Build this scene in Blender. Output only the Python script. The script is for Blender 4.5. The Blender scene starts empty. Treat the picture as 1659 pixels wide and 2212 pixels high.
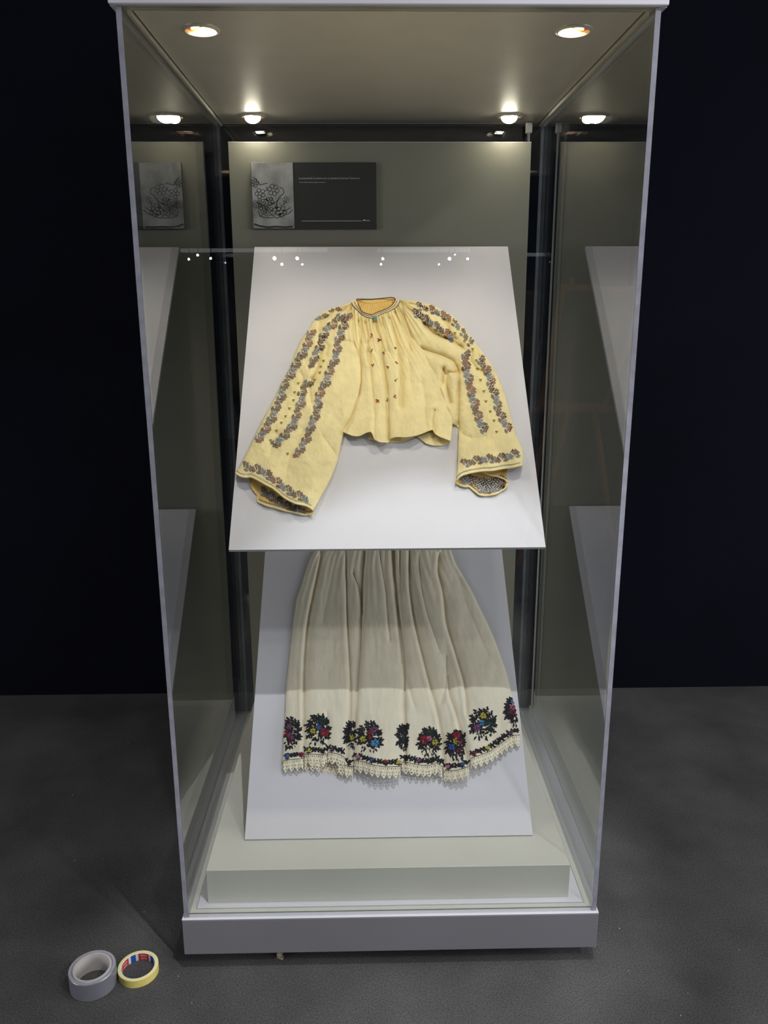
import bpy, math, random
import numpy as np
from mathutils import Matrix, Vector

random.seed(7)
RNG = np.random.default_rng(7)
scene = bpy.context.scene
COL = scene.collection

# ------------------------------------------------------------------ camera
Z0 = 0.1515                                   # height of the case floor above the carpet
F_PX, IW, IH = 1758.9, 1659.0, 2212.0
CAM = np.array([-0.0463, -1.6713, 1.4345 + Z0])
PITCH, YAW, ROLL = -0.2503, 0.0192, -0.0033
fwd = np.array([math.sin(YAW) * math.cos(PITCH), math.cos(YAW) * math.cos(PITCH), math.sin(PITCH)])
rgt = np.array([math.cos(YAW), -math.sin(YAW), 0.0])
upv = np.cross(rgt, fwd)
rgt, upv = math.cos(ROLL) * rgt + math.sin(ROLL) * upv, -math.sin(ROLL) * rgt + math.cos(ROLL) * upv
cam_data = bpy.data.cameras.new('camera')
cam_data.sensor_fit = 'HORIZONTAL'
cam_data.sensor_width = 36.0
cam_data.lens = 36.0 * F_PX / IW
cam_data.clip_start = 0.02
cam_data.clip_end = 80
cam = bpy.data.objects.new('camera', cam_data)
COL.objects.link(cam)
cam.matrix_world = Matrix(((rgt[0], upv[0], -fwd[0], CAM[0]), (rgt[1], upv[1], -fwd[1], CAM[1]),
                           (rgt[2], upv[2], -fwd[2], CAM[2]), (0, 0, 0, 1)))
scene.camera = cam

# ------------------------------------------------------------------ world, exposure, room light
world = bpy.data.worlds.new('world')
scene.world = world
world.use_nodes = True
world.node_tree.nodes['Background'].inputs[0].default_value = (0.75, 0.85, 1.0, 1)
world.node_tree.nodes['Background'].inputs[1].default_value = 0.0
scene.view_settings.view_transform = 'Standard'
scene.view_settings.look = 'None'
scene.view_settings.gamma = 1.0
scene.view_settings.use_curve_mapping = False
scene.view_settings.exposure = 0.0
scene.cycles.transparent_max_bounces = 32
scene.cycles.max_bounces = 10
scene.cycles.glossy_bounces = 8
scene.cycles.diffuse_bounces = 5
scene.cycles.caustics_reflective = False
scene.cycles.sample_clamp_indirect = 4.0


def spot(name, loc, target, watts, color, angle, blend, radius):
    d = bpy.data.lights.new(name, 'SPOT')
    d.energy = watts
    d.color = color
    d.spot_size = math.radians(angle)
    d.spot_blend = blend
    d.shadow_soft_size = radius
    o = bpy.data.objects.new(name, d)
    COL.objects.link(o)
    o.location = loc
    o.rotation_euler = (Vector(target) - Vector(loc)).to_track_quat('-Z', 'Y').to_euler()
    return o


COOL = (0.93, 0.92, 1.0)
WARM = (1.0, 0.90, 0.74)
# hall spotlights on the ceiling in front of the case
spot('hall_spot', (0.55, -1.85, 3.2), (0.15, 0.3, 0.5), 22, COOL, 70, 0.9, 0.05)
spot('hall_spot', (0.35, -0.95, 3.2), (0.05, 0.08, 0.3), 150, COOL, 27, 0.4, 0.015)
spot('hall_spot', (0.75, -0.29, 3.2), (0.25, 0.2, 0.3), 28, COOL, 55, 0.8, 0.015)
spot('hall_spot', (1.9, -2.2, 3.2), (1.5, -0.1, 0.0), 110, (0.95, 0.95, 1.0), 120, 0.9, 0.08)
# added soft fill lights without a known source: overhead, left and right


def soft(loc, target, sx_, sy_, watts, color):
    ar = bpy.data.lights.new('added_fill_light', 'AREA')
    ar.shape = 'RECTANGLE'
    ar.size, ar.size_y = sx_, sy_
    ar.energy = watts
    ar.color = color
    aro = bpy.data.objects.new('added_fill_light', ar)
    COL.objects.link(aro)
    aro.location = loc
    aro.rotation_euler = (Vector(target) - Vector(loc)).to_track_quat('-Z', 'Y').to_euler()


soft((0.6, -2.55, 3.8), (0.6, -2.549, 0), 4.0, 2.6, 28, (0.95, 0.94, 1.0))
soft((-4.6, -1.8, 1.6), (0.0, 0.4, 0.6), 2.0, 1.6, 70, (0.95, 0.93, 1.0))
soft((4.6, -1.5, 1.7), (0.0, 0.4, 0.7), 3.6, 1.8, 145, (0.93, 0.92, 1.0))

# ------------------------------------------------------------------ helpers


def S(r, g, b):
    def c(v):
        v /= 255.0
        return v / 12.92 if v <= 0.04045 else ((v + 0.055) / 1.055) ** 2.4
    return (c(r), c(g), c(b), 1.0)


MATS = {}


def mat(name, col, rough=0.6, metal=0.0, var=0.0, vscale=8.0, bump=0.0, bscale=200.0, spec=0.5,
        emit=None, estr=0.0, trans=0.0, aniso=0.0, sheen=0.0):
    if name in MATS:
        return MATS[name]
    m = bpy.data.materials.new(name)
    m.use_nodes = True
    nt = m.node_tree
    b = nt.nodes['Principled BSDF']
    b.inputs['Base Color'].default_value = col
    b.inputs['Roughness'].default_value = rough
    b.inputs['Metallic'].default_value = metal
    b.inputs['Specular IOR Level'].default_value = spec
    b.inputs['Anisotropic'].default_value = aniso
    b.inputs['Sheen Weight'].default_value = sheen
    tc = nt.nodes.new('ShaderNodeTexCoord')
    if var > 0:
        n = nt.nodes.new('ShaderNodeTexNoise')
        n.inputs['Scale'].default_value = vscale
        n.inputs['Detail'].default_value = 6
        nt.links.new(tc.outputs['Object'], n.inputs['Vector'])
        r = nt.nodes.new('ShaderNodeMapRange')
        r.inputs['From Min'].default_value = 0.3
        r.inputs['From Max'].default_value = 0.7
        r.inputs['To Min'].default_value = 1 - var
        r.inputs['To Max'].default_value = 1 + var
        nt.links.new(n.outputs['Fac'], r.inputs['Value'])
        mx = nt.nodes.new('ShaderNodeMix')
        mx.data_type = 'RGBA'
        mx.blend_type = 'MULTIPLY'
        mx.inputs['Factor'].default_value = 1.0
        mx.inputs['A'].default_value = col
        nt.links.new(r.outputs['Result'], mx.inputs['B'])
        nt.links.new(mx.outputs['Result'], b.inputs['Base Color'])
    if bump > 0:
        n = nt.nodes.new('ShaderNodeTexNoise')
        n.inputs['Scale'].default_value = bscale
        n.inputs['Detail'].default_value = 4
        nt.links.new(tc.outputs['Object'], n.inputs['Vector'])
        bp = nt.nodes.new('ShaderNodeBump')
        bp.inputs['Strength'].default_value = bump
        bp.inputs['Distance'].default_value = 0.002
        nt.links.new(n.outputs['Fac'], bp.inputs['Height'])
        nt.links.new(bp.outputs['Normal'], b.inputs['Normal'])
    if emit:
        b.inputs['Emission Color'].default_value = emit
        b.inputs['Emission Strength'].default_value = estr
    if trans > 0:                               # thin cloth lets some light through
        out = nt.nodes['Material Output']
        tl = nt.nodes.new('ShaderNodeBsdfTranslucent')
        tl.inputs['Color'].default_value = col
        ms = nt.nodes.new('ShaderNodeMixShader')
        ms.inputs['Fac'].default_value = trans
        nt.links.new(b.outputs[0], ms.inputs[1])
        nt.links.new(tl.outputs[0], ms.inputs[2])
        nt.links.new(ms.outputs[0], out.inputs['Surface'])
    MATS[name] = m
    return m


def glass_mat(name, tint=(0.97, 0.985, 0.975, 1), power=1.0):
    m = bpy.data.materials.new(name)
    m.use_nodes = True
    nt = m.node_tree
    nt.nodes.remove(nt.nodes['Principled BSDF'])
    out = nt.nodes['Material Output']
    tr = nt.nodes.new('ShaderNodeBsdfTransparent')
    tr.inputs['Color'].default_value = tint
    gl = nt.nodes.new('ShaderNodeBsdfGlossy')
    gl.inputs['Roughness'].default_value = 0.0
    geo = nt.nodes.new('ShaderNodeNewGeometry')
    mi = nt.nodes.new('ShaderNodeMapRange')
    mi.inputs['To Min'].default_value = 1.5
    mi.inputs['To Max'].default_value = 1 / 1.5
    nt.links.new(geo.outputs['Backfacing'], mi.inputs['Value'])
    fr = nt.nodes.new('ShaderNodeFresnel')
    nt.links.new(mi.outputs['Result'], fr.inputs['IOR'])
    mx = nt.nodes.new('ShaderNodeMixShader')
    pw = nt.nodes.new('ShaderNodeMath')
    pw.operation = 'POWER'
    pw.inputs[1].default_value = power
    nt.links.new(fr.outputs[0], pw.inputs[0])
    nt.links.new(pw.outputs[0], mx.inputs['Fac'])
    nt.links.new(tr.outputs[0], mx.inputs[1])
    nt.links.new(gl.outputs[0], mx.inputs[2])
    nt.links.new(mx.outputs[0], out.inputs['Surface'])
    return m


def worigin(p):
    v = Vector((0, 0, 0))
    while p is not None:
        v += p.location
        p = p.parent
    return v


def mesh_obj(name, verts, faces, mats, parent=None, base=None, mi=None, smooth=False):
    """verts in world metres; one mesh object, child of parent or top-level with its origin at base"""
    me = bpy.data.meshes.new(name)
    org = worigin(parent) if parent is not None else Vector(base if base is not None else (0, 0, 0))
    V = np.asarray(verts, dtype=float) - np.array(org)
    me.from_pydata(V.tolist(), [], faces if isinstance(faces, list) else faces.tolist())
    if not isinstance(mats, (list, tuple)):
        mats = [mats]
    for m in mats:
        me.materials.append(m)
    if mi is not None:
        me.polygons.foreach_set('material_index', np.asarray(mi, dtype=np.int32))
    if smooth:
        me.polygons.foreach_set('use_smooth', np.ones(len(me.polygons), dtype=bool))
    me.update()
    o = bpy.data.objects.new(name, me)
    COL.objects.link(o)
    if parent is not None:
        o.parent = parent
    else:
        o.location = org
    return o


def tag(o, label, cat, group=None):
    o['label'] = label
    o['category'] = cat
    if group:
        o['group'] = group
    return o


def thing(name, loc, label, cat, group=None):
    o = bpy.data.objects.new(name, None)
    o.empty_display_size = 0.05
    COL.objects.link(o)
    o.location = loc
    return tag(o, label, cat, group)


class MB:
    def __init__(s):
        s.v, s.f, s.m = [], [], []

    def add(s, vs, fs, m=0):
        o = len(s.v)
        s.v += [tuple(v) for v in vs]
        for f in fs:
            s.f.append([i + o for i in f])
            s.m.append(m)
        return s

    def box(s, x0, x1, y0, y1, z0, z1, m=0, bev=0.0):
        if bev <= 0:
            vs = [(x, y, z) for z in (z0, z1) for y in (y0, y1) for x in (x0, x1)]
            return s.add(vs, [(0, 2, 3, 1), (4, 5, 7, 6), (0, 1, 5, 4), (2, 6, 7, 3), (0, 4, 6, 2), (1, 3, 7, 5)], m)
        b = bev
        L = []
        for z, i in ((z0, b), (z0 + b, 0), (z1 - b, 0), (z1, b)):
            if i:
                L.append([(x0 + b, y0 + b, z), (x1 - b, y0 + b, z), (x1 - b, y0 + b, z), (x1 - b, y1 - b, z),
                          (x1 - b, y1 - b, z), (x0 + b, y1 - b, z), (x0 + b, y1 - b, z), (x0 + b, y0 + b, z)])
            else:
                L.append([(x0 + b, y0, z), (x1 - b, y0, z), (x1, y0 + b, z), (x1, y1 - b, z),
                          (x1 - b, y1, z), (x0 + b, y1, z), (x0, y1 - b, z), (x0, y0 + b, z)])
        vs = sum(L, [])
        fs = [(k * 8 + i, k * 8 + (i + 1) % 8, k * 8 + 8 + (i + 1) % 8, k * 8 + 8 + i) for k in range(3) for i in range(8)]
        fs += [(0, 6, 4, 2), (24, 26, 28, 30)]
        return s.add(vs, fs, m)

    def lathe(s, prof, c, ax=(0, 0, 1), n=40, m=0, closed=True):
        """profile of (r, h) turned about axis ax through c"""
        a = Vector(ax).normalized()
        t = Vector((1, 0, 0)) if abs(a.x) < 0.9 else Vector((0, 1, 0))
        u = (t - a * t.dot(a)).normalized()
        w = a.cross(u)
        vs = []
        for r, h in prof:
            for k in range(n):
                an = 2 * math.pi * k / n
                vs.append(Vector(c) + u * (r * math.cos(an)) + w * (r * math.sin(an)) + a * h)
        fs = []
        np_ = len(prof)
        rng = range(np_ if closed else np_ - 1)
        for i in rng:
            j = (i + 1) % np_
            for k in range(n):
                fs.append((i * n + k, i * n + (k + 1) % n, j * n + (k + 1) % n, j * n + k))
        return s.add(vs, fs, m)

    def disc(s, r, c, ax, n=32, m=0):
        a = Vector(ax).normalized()
        t = Vector((1, 0, 0)) if abs(a.x) < 0.9 else Vector((0, 1, 0))
        u = (t - a * t.dot(a)).normalized()
        w = a.cross(u)
        vs = [Vector(c) + u * (r * math.cos(2 * math.pi * k / n)) + w * (r * math.sin(2 * math.pi * k / n)) for k in range(n)]
        return s.add(vs, [tuple(range(n))], m)

    def tube(s, pts, r, n=8, m=0, closed=False):
        P = [Vector(p) for p in pts]
        N = len(P)
        vs = []
        for i, p in enumerate(P):
            if closed:
                t = P[(i + 1) % N] - P[i - 1]
            else:
                t = P[min(i + 1, N - 1)] - P[max(i - 1, 0)]
            t.normalize()
            ref = Vector((0, -0.7, 0.71)) if abs(t.dot(Vector((0, -0.7, 0.71)))) < 0.9 else Vector((1, 0, 0))
            u = t.cross(ref).normalized()
            w = t.cross(u)
            for k in range(n):
                an = 2 * math.pi * k / n
                vs.append(p + u * r * math.cos(an) + w * r * math.sin(an))
        fs = []
        for i in range(N if closed else N - 1):
            j = (i + 1) % N
            for k in range(n):
                fs.append((i * n + k, i * n + (k + 1) % n, j * n + (k + 1) % n, j * n + k))
        if not closed:
            fs += [tuple(range(n)), tuple(reversed(range((N - 1) * n, N * n)))]
        return s.add(vs, fs, m)

    def build(s, name, mats, parent=None, base=None, smooth=False):
        return mesh_obj(name, s.v, s.f, mats, parent, base, s.m, smooth)


def struct(o):
    o['kind'] = 'structure'
    return o


def auto_smooth(o, deg=40):
    me = o.data
    me.polygons.foreach_set('use_smooth', np.ones(len(me.polygons), dtype=bool))
    me.set_sharp_from_angle(angle=math.radians(deg))


# ------------------------------------------------------------------ room
m_carpet = mat('carpet', S(85, 85, 83), 0.95, var=0.28, vscale=3.2, bump=0.9, bscale=420, spec=0.1)
nt = m_carpet.node_tree                          # fine fibres on top of the worn patches
n2 = nt.nodes.new('ShaderNodeTexNoise')
n2.inputs['Scale'].default_value = 260
n2.inputs['Detail'].default_value = 3
r2 = nt.nodes.new('ShaderNodeMapRange')
r2.inputs['From Min'].default_value = 0.3
r2.inputs['From Max'].default_value = 0.7
r2.inputs['To Min'].default_value = 0.62
r2.inputs['To Max'].default_value = 1.38
tcn = [n for n in nt.nodes if n.type == 'TEX_COORD'][0]
nt.links.new(tcn.outputs['Object'], n2.inputs['Vector'])
nt.links.new(n2.outputs['Fac'], r2.inputs['Value'])
mx2 = nt.nodes.new('ShaderNodeMix')
mx2.data_type = 'RGBA'
mx2.blend_type = 'MULTIPLY'
mx2.inputs['Factor'].default_value = 1.0
bs = nt.nodes['Principled BSDF']
src = bs.inputs['Base Color'].links[0].from_socket
nt.links.new(src, mx2.inputs['A'])
nt.links.new(r2.outputs['Result'], mx2.inputs['B'])
nt.links.new(mx2.outputs['Result'], bs.inputs['Base Color'])

m_wall = mat('black_cloth_wall', S(13, 15, 24), 0.95, var=0.12, vscale=2.5, bump=0.4, bscale=300, spec=0.1)
m_dark = mat('dark_hall_wall', S(16, 16, 18), 0.9, var=0.1, vscale=2, spec=0.1)
XR, YB, YF, ZC = 7.0, 1.478, -21.0, 3.9
struct(MB().box(-XR, XR, YF, YB, -0.08, 0.0).build('floor', m_carpet))
struct(MB().box(-XR, XR, YB, YB + 0.1, 0, ZC).build('wall_back', m_wall))
struct(MB().box(-XR - 0.1, -XR, YF, YB + 0.1, 0, ZC).build('wall_left', m_dark))
struct(MB().box(XR, XR + 0.1, YF, YB + 0.1, 0, ZC).build('wall_right', m_dark))
struct(MB().box(-XR, XR, YF - 0.1, YF, 0, ZC).build('wall_front', m_dark))
struct(MB().box(-XR - 0.1, XR + 0.1, YF - 0.1, YB + 0.1, ZC, ZC + 0.1).build('ceiling', m_dark))

# ------------------------------------------------------------------ display case
GH = 1.9608                                    # glass height
ZT = Z0 + GH
GW, GT, GD = 0.5, 0.0115, 1.0088
m_grey = mat('grey_laminate', S(124, 124, 127), 0.5, var=0.04, vscale=3, bump=0.05, bscale=60)
m_white = mat('white_lacquer', S(222, 221, 226), 0.4, var=0.03, vscale=3)
m_kick = mat('black_kick', S(14, 14, 15), 0.8, var=0.2, vscale=20)
m_glass = glass_mat('case_glass')
m_glass_side = glass_mat('case_glass_boosted_reflection', power=0.7)  # side and rear reflections strengthened beyond plain glass by a power curve
m_edge = mat('glass_edge_polish', S(150, 152, 160), 0.25, var=0.16, vscale=30, spec=0.8)
m_ceil = mat('satin_ceiling_panel', S(220, 215, 202), 0.5, metal=0.65, var=0.03, vscale=10)
m_frame = mat('cream_ceiling_frame', S(196, 190, 170), 0.35, metal=0.3, var=0.03)
m_lip = mat('cream_lip', S(212, 210, 200), 0.45, var=0.03)

case = thing('display_case', (0, GD / 2, 0), 'tall square glass display case with grey plinth and white top', 'display case')
MB().box(-GW - 0.0045, GW + 0.0045, -0.006, GD + 0.022, 0.05, Z0 - 0.0035, bev=0.0015).build('plinth', m_grey, case)
MB().box(-GW - 0.0047, GW + 0.0047, -0.0062, GD + 0.0222, Z0 - 0.0033, Z0 - 0.0001, bev=0.0008).build('plinth_ledge', m_white, case)
MB().box(-GW + 0.09, GW - 0.09, 0.09, GD - 0.08, 0, 0.05).build('kick_base', m_kick, case)
lp = MB()
I = GW - GT
lp.box(-I, I, GT, 0.023, Z0, Z0 + 0.0035).box(-I, I, GD - 0.012, GD, Z0, Z0 + 0.0035)
lp.box(-I, -I + 0.012, 0.023, GD - 0.012, Z0, Z0 + 0.0035).box(I - 0.012, I, 0.023, GD - 0.012, Z0, Z0 + 0.0035)
lp.build('glass_channel', m_lip, case)
MB().box(-I + 0.0145, I - 0.0145, 0.0255, GD - 0.0145, Z0, Z0 + 0.006, bev=0.001).build('floor_panel', m_white, case)


def pane(x0, x1, y0, y1, edges, gm=None):
    """a glass slab; its narrow polished edges are a sub-part"""
    z0, z1 = Z0, ZT
    o = MB().box(x0, x1, y0, y1, z0, z1).build('glass_pane', gm or m_glass, case)
    if not edges:
        return o
    for (a0, a1, b0, b1) in edges:
        MB().box(a0, a1, b0, b1, z0 + 0.001, z1 - 0.001).build('polished_edge', m_edge, o)
    return o


ET = 0.0006
pane(-I + 0.0002, I - 0.0002, 0.0, GT, [])
pane(-I + 0.0002, I - 0.0002, GD, GD + GT, [], m_glass_side)
for s in (-1, 1):
    xa, xb = sorted((s * GW, s * I))
    pane(xa, xb, 0.0, GD + GT, [(xa + 0.0006, xb - 0.0006, -ET, -0.0001), (xa + 0.0006, xb - 0.0006, GD + GT + 0.0001, GD + GT + ET)], m_glass_side)

cp = MB()
CX, CY0, CY1, CZ = GW + 0.0095, -0.0127, GD + GT + 0.012, ZT + 0.09
cp.box(-CX, CX, CY0, CY0 + 0.012, ZT + 0.0005, CZ, bev=0.0015).box(-CX, CX, CY1 - 0.012, CY1, ZT + 0.0005, CZ)
cp.box(-CX, -CX + 0.012, CY0 + 0.012, CY1 - 0.012, ZT + 0.0005, CZ).box(CX - 0.012, CX, CY0 + 0.012, CY1 - 0.012, ZT + 0.0005, CZ)
cp.box(-CX + 0.012, CX - 0.012, CY0 + 0.012, CY1 - 0.012, CZ - 0.01, CZ)
cp.build('top_cap', m_white, case)
fr = MB()
for a in ((-CX + 0.012, CX - 0.012, CY0 + 0.012, 0.0235), (-CX + 0.012, CX - 0.012, 1.0, CY1 - 0.012)):
    fr.box(a[0], a[1], a[2], a[3], ZT + 0.0005, ZT + 0.012)
for s in (-1, 1):
    xa, xb = sorted((s * (CX - 0.012), s * 0.478))
    fr.box(xa, xb, 0.0235, 1.0, ZT + 0.0005, ZT + 0.012)
    xa, xb = sorted((s * 0.484, s * 0.478))
    fr.box(xa, xb, 0.02, 1.0, ZT - 0.008, ZT + 0.0005)
fr.build('ceiling_frame', m_frame, case)

LAMPS = [(-0.371, 0.132), (0.370, 0.130), (-0.373, 0.900), (0.371, 0.897)]
LR = 0.030
cl = MB()
xs = [-0.475, -0.43, -0.31, 0.31, 0.43, 0.475]
ys = [0.0265, 0.07, 0.19, 0.84, 0.96, 0.9985]
zc = ZT + 0.001
for i in range(5):
    for j in range(5):
        x0, x1, y0, y1 = xs[i], xs[i + 1], ys[j], ys[j + 1]
        hole = [l for l in LAMPS if x0 < l[0] < x1 and y0 < l[1] < y1]
        if not hole:
            cl.add([(x0, y0, zc), (x0, y1, zc), (x1, y1, zc), (x1, y0, zc)], [(0, 1, 2, 3)])
        else:
            n = 40
            lx, ly = hole[0]
            inn, out = [], []
            for k in range(n):
                a = 2 * math.pi * k / n
                inn.append((lx + LR * math.cos(a), ly + LR * math.sin(a), zc))
                c, sn = math.cos(a), math.sin(a)
                q = 1 / max(abs(c), abs(sn))
                px = c * q
                py = sn * q
                ox = lx + (px * (x1 - lx) if px > 0 else px * (lx - x0))
                oy = ly + (py * (y1 - ly) if py > 0 else py * (ly - y0))
                out.append((ox, oy, zc))
            # the mesh corners fall on k = 5, 15, 25, 35 (45 degree rays)
            cl.add(inn + out, [(k, n + k, n + (k + 1) % n, (k + 1) % n) for k in range(n)])
cl.build('ceiling_panel', m_ceil, case)

m_trim = mat('lamp_trim', S(214, 206, 184), 0.35, metal=0.2, var=0.02)
m_can = mat('lamp_can', S(214, 150, 70), 0.35, metal=0.4, var=0.03)
m_bulb = mat('lamp_lens', S(255, 244, 214), 0.3, emit=(1.0, 0.93, 0.78, 1), estr=110.0)
m_bulb_r = mat('lamp_lens_rear', S(255, 244, 214), 0.3, emit=(1.0, 0.93, 0.78, 1), estr=170.0)
CASE_W = 8.4
for k, (lx, ly) in enumerate(LAMPS):
    front = ly < 0.5
    sx = -1 if lx < 0 else 1
    lab = ('round recessed downlight in the case ceiling beside the front glass' if front
           else 'round recessed downlight in the case ceiling above the back panel')
    L = thing('recessed_downlight', (lx, ly, ZT), lab, 'downlight',
              'front pair of case downlights' if front else 'rear pair of case downlights')
    L.location = (lx, ly, ZT - 0.003)
    ax = Vector((-sx * 0.62, 0.12, -1.0)) if front else Vector((-sx * 0.12, -0.68, -1.0))
    ax.normalize()
    t = MB().lathe([(0.0295, 0.006), (0.0295, -0.0025), (0.031, -0.004), (0.036, -0.0025), (0.0378, 0.0), (0.0378, 0.0012)],
                   (lx, ly, ZT), n=48).build('trim_ring', m_trim, L)
    auto_smooth(t, 50)
    c = MB().lathe([(0.0293, 0.003), (0.0293, 0.045), (0.004, 0.052), (0.0001, 0.052)], (lx, ly, ZT), n=40, closed=False)
    auto_smooth(c.build('can', m_can, L), 50)
    lc = Vector((lx, ly, ZT + (0.013 if front else -0.0032)))
    g = MB().lathe([(0.0222, -0.012), (0.0242, -0.012), (0.0246, -0.001), (0.0224, 0.0)], lc, ax, n=40)
    gb = g.build('gimbal_ring', m_trim, L)
    auto_smooth(gb, 50)
    MB().lathe([(0.0001, 0.0022), (0.012, 0.0015), (0.0218, 0.0002), (0.0218, -0.006), (0.0001, -0.006)], lc, ax, n=32, closed=False
               ).build('lens', m_bulb if front else m_bulb_r, L)
    if front:                                     # the reflector throws its beam closer to straight down than the lens faces
        ax = Vector((-sx * 0.32, 0.12, -1.0)).normalized()
    tgt = Vector((lx, ly, ZT)) + ax
    lo = spot('downlight_beam', tuple(Vector((lx, ly, ZT - 0.014 if front else ZT - 0.010)) + ax * 0.006), tuple(tgt + ax), CASE_W if front else CASE_W * 0.12,
              WARM, 112 if front else 62, 0.6 if front else 0.9, 0.018)

# locking rod between back panel and rear glass
m_rod = mat('white_rod', S(205, 203, 190), 0.4, metal=0.2, var=0.02)
rd = MB().tube([(0.4435, 0.975, Z0 + 0.03), (0.4435, 0.975, ZT - 0.01)], 0.0042, 10).build('locking_rod', m_rod, case, smooth=True)
for z in (ZT - 0.031, Z0 + 0.006):
    MB().box(0.4345, 0.4525, 0.966, 0.984, z, z + 0.03, bev=0.002).build('rod_clamp', m_rod, rd)

# ------------------------------------------------------------------ furniture inside the case
m_plat = mat('platform_grey', S(212, 210, 199), 0.5, var=0.03, vscale=4)
m_back = mat('olive_grey_panel', S(133, 131, 116), 0.7, var=0.03, vscale=4, bump=0.05, bscale=150)
m_board = mat('pale_board', S(206, 203, 207), 0.55, var=0.02, vscale=4)
PZ0, PZ1 = Z0 + 0.006, Z0 + 0.099
o = MB().box(-0.450, 0.4415, 0.0417, 0.965, PZ0, PZ1, bev=0.001).build('platform', m_plat, base=(0, 0.5, PZ0))
tag(o, 'low grey rectangular platform covering the floor of the case', 'platform')
PY = 0.9261
bp = thing('back_panel', (0, PY, PZ1), 'tall olive grey panel standing upright at the rear of the case', 'panel')
MB().box(-0.4521, 0.4439, PY, PY + 0.018, PZ1 + 0.0005, Z0 + 1.8967, bev=0.001).build('panel_sheet', m_back, bp)
MB().box(-0.4521, 0.4439, PY + 0.0002, PY + 0.0178, Z0 + 1.8967, Z0 + 1.8977).build('edge_banding', m_white, bp)


class Plane:
    def __init__(s, y0, z0, y1, z1):
        s.P = np.array([0, y0, z0 + Z0])
        d = np.array([0, y1 - y0, z1 - z0])
        s.L = np.linalg.norm(d)
        s.d = d / s.L
        s.n = np.cross([1, 0, 0], s.d)
        if s.n[1] > 0:
            s.n = -s.n

    def at(s, px, py, H=0.0):
        """point at height H over the board that shows at photo pixel px, py"""
        px = np.asarray(px, float)
        py = np.asarray(py, float)
        D = fwd + rgt * ((px - IW / 2)[..., None] / F_PX) - upv * ((py - IH / 2)[..., None] / F_PX)
        k = (np.asarray(H) + (s.P - CAM) @ s.n) / (D @ s.n)
        return CAM + D * k[..., None]

    def pt(s, u, v, h=0.0):
        return np.array([u, 0, 0]) + s.P + s.d * v + s.n * h


B1 = Plane(0.1722, 0.8738, 0.8575, 1.5982)
B2 = Plane(0.1515, 0.1043, 0.8886, 0.7946)


def board(pl, x0, x1, label, t):
    vs = []
    for x in (x0, x1):
        a, b = pl.pt(x, 0), pl.pt(x, pl.L)
        c, d = pl.pt(x, 0, -t), pl.pt(x, pl.L, -t)
        vs += [a, b, d, c]
    fs = [(0, 4, 5, 1), (3, 2, 6, 7), (0, 3, 7, 4), (1, 5, 6, 2), (0, 1, 2, 3), (4, 7, 6, 5)]
    base = (0, pl.P[1], pl.P[2])
    r = thing('sloping_board', base, label, 'display board')
    mesh_obj('board_sheet', vs, fs, m_board, r)
    return r


r1 = board(B1, -0.3772, 0.3726, 'pale upper board sloping back behind the yellow blouse', 0.010)
for x in (-0.26, 0.26):                          # arms that carry the upper board from the back panel
    a = B1.pt(x, B1.L - 0.06, -0.010)
    b = B1.pt(x, 0.22, -0.010)
    m = MB()
    m.box(x - 0.012, x + 0.012, a[1] - 0.002, PY - 0.0005, a[2] - 0.035, a[2] - 0.012)
    m.add([b + np.array([dx, 0, 0]) - B1.n * t_ + B1.d * e for e in (0, B1.L - 0.30) for dx in (-0.012, 0.012) for t_ in (0.0, 0.016)],
          [(0, 1, 3, 2), (4, 6, 7, 5), (0, 4, 5, 1), (2, 3, 7, 6), (0, 2, 6, 4), (1, 5, 7, 3)])
    m.build('support_arm', m_back, r1)
board(B2, -0.3715, 0.3705, 'pale lower board sloping back behind the white skirt', 0.007)

# ------------------------------------------------------------------ text sign on the back panel
m_print = bpy.data.materials.new('photo_print')
m_print.use_nodes = True
nt = m_print.node_tree
b = nt.nodes['Principled BSDF']
b.inputs['Roughness'].default_value = 0.6
tc = nt.nodes.new('ShaderNodeTexCoord')
nz = nt.nodes.new('ShaderNodeTexNoise')
nz.inputs['Scale'].default_value = 22
nz.inputs['Detail'].default_value = 3
nt.links.new(tc.outputs['Object'], nz.inputs['Vector'])
rp = nt.nodes.new('ShaderNodeValToRGB')
rp.color_ramp.elements[0].position = 0.25
rp.color_ramp.elements[0].color = S(120, 120, 118)
rp.color_ramp.elements[1].position = 0.75
rp.color_ramp.elements[1].color = S(196, 195, 190)
nt.links.new(nz.outputs['Fac'], rp.inputs['Fac'])
nt.links.new(rp.outputs['Color'], b.inputs['Base Color'])
m_ink = mat('print_black', S(52, 52, 52), 0.6, var=0.15, vscale=60)
m_ink2 = mat('print_grey', S(104, 104, 102), 0.6, var=0.15, vscale=60)
m_signdark = mat('sign_charcoal', S(52, 53, 51), 0.55, var=0.03, vscale=10)
m_signtext = mat('sign_lettering', S(205, 205, 200), 0.6, var=0.02)
SX0, SX1, SZ0, SZ1 = -0.3862, -0.0155, Z0 + 1.6522, Z0 + 1.8396
SY = PY - 0.011
sign = thing('text_sign', ((SX0 + SX1) / 2, PY - 0.0005, SZ0), 'dark wall sign with a black and white embroidery photo on its left third', 'sign')
MB().box(SX0, SX1, SY, PY - 0.0005, SZ0, SZ1, bev=0.0006).build('sign_board', m_signdark, sign)
SXM = SX0 + 0.1235
pic = MB().box(SX0 + 0.0008, SXM, SY - 0.0006, SY - 0.0001, SZ0 + 0.003, SZ1 - 0.0008).build('printed_photo', m_print, sign)


def ribbon2d(pts, w):
    """flat ribbon polygons in the sign's plane"""
    P = np.array(pts, float)
    T = np.gradient(P, axis=0)
    T /= np.linalg.norm(T, axis=1)[:, None] + 1e-9
    N = np.stack([-T[:, 1], T[:, 0]], 1)
    return P + N * w / 2, P - N * w / 2


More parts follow.
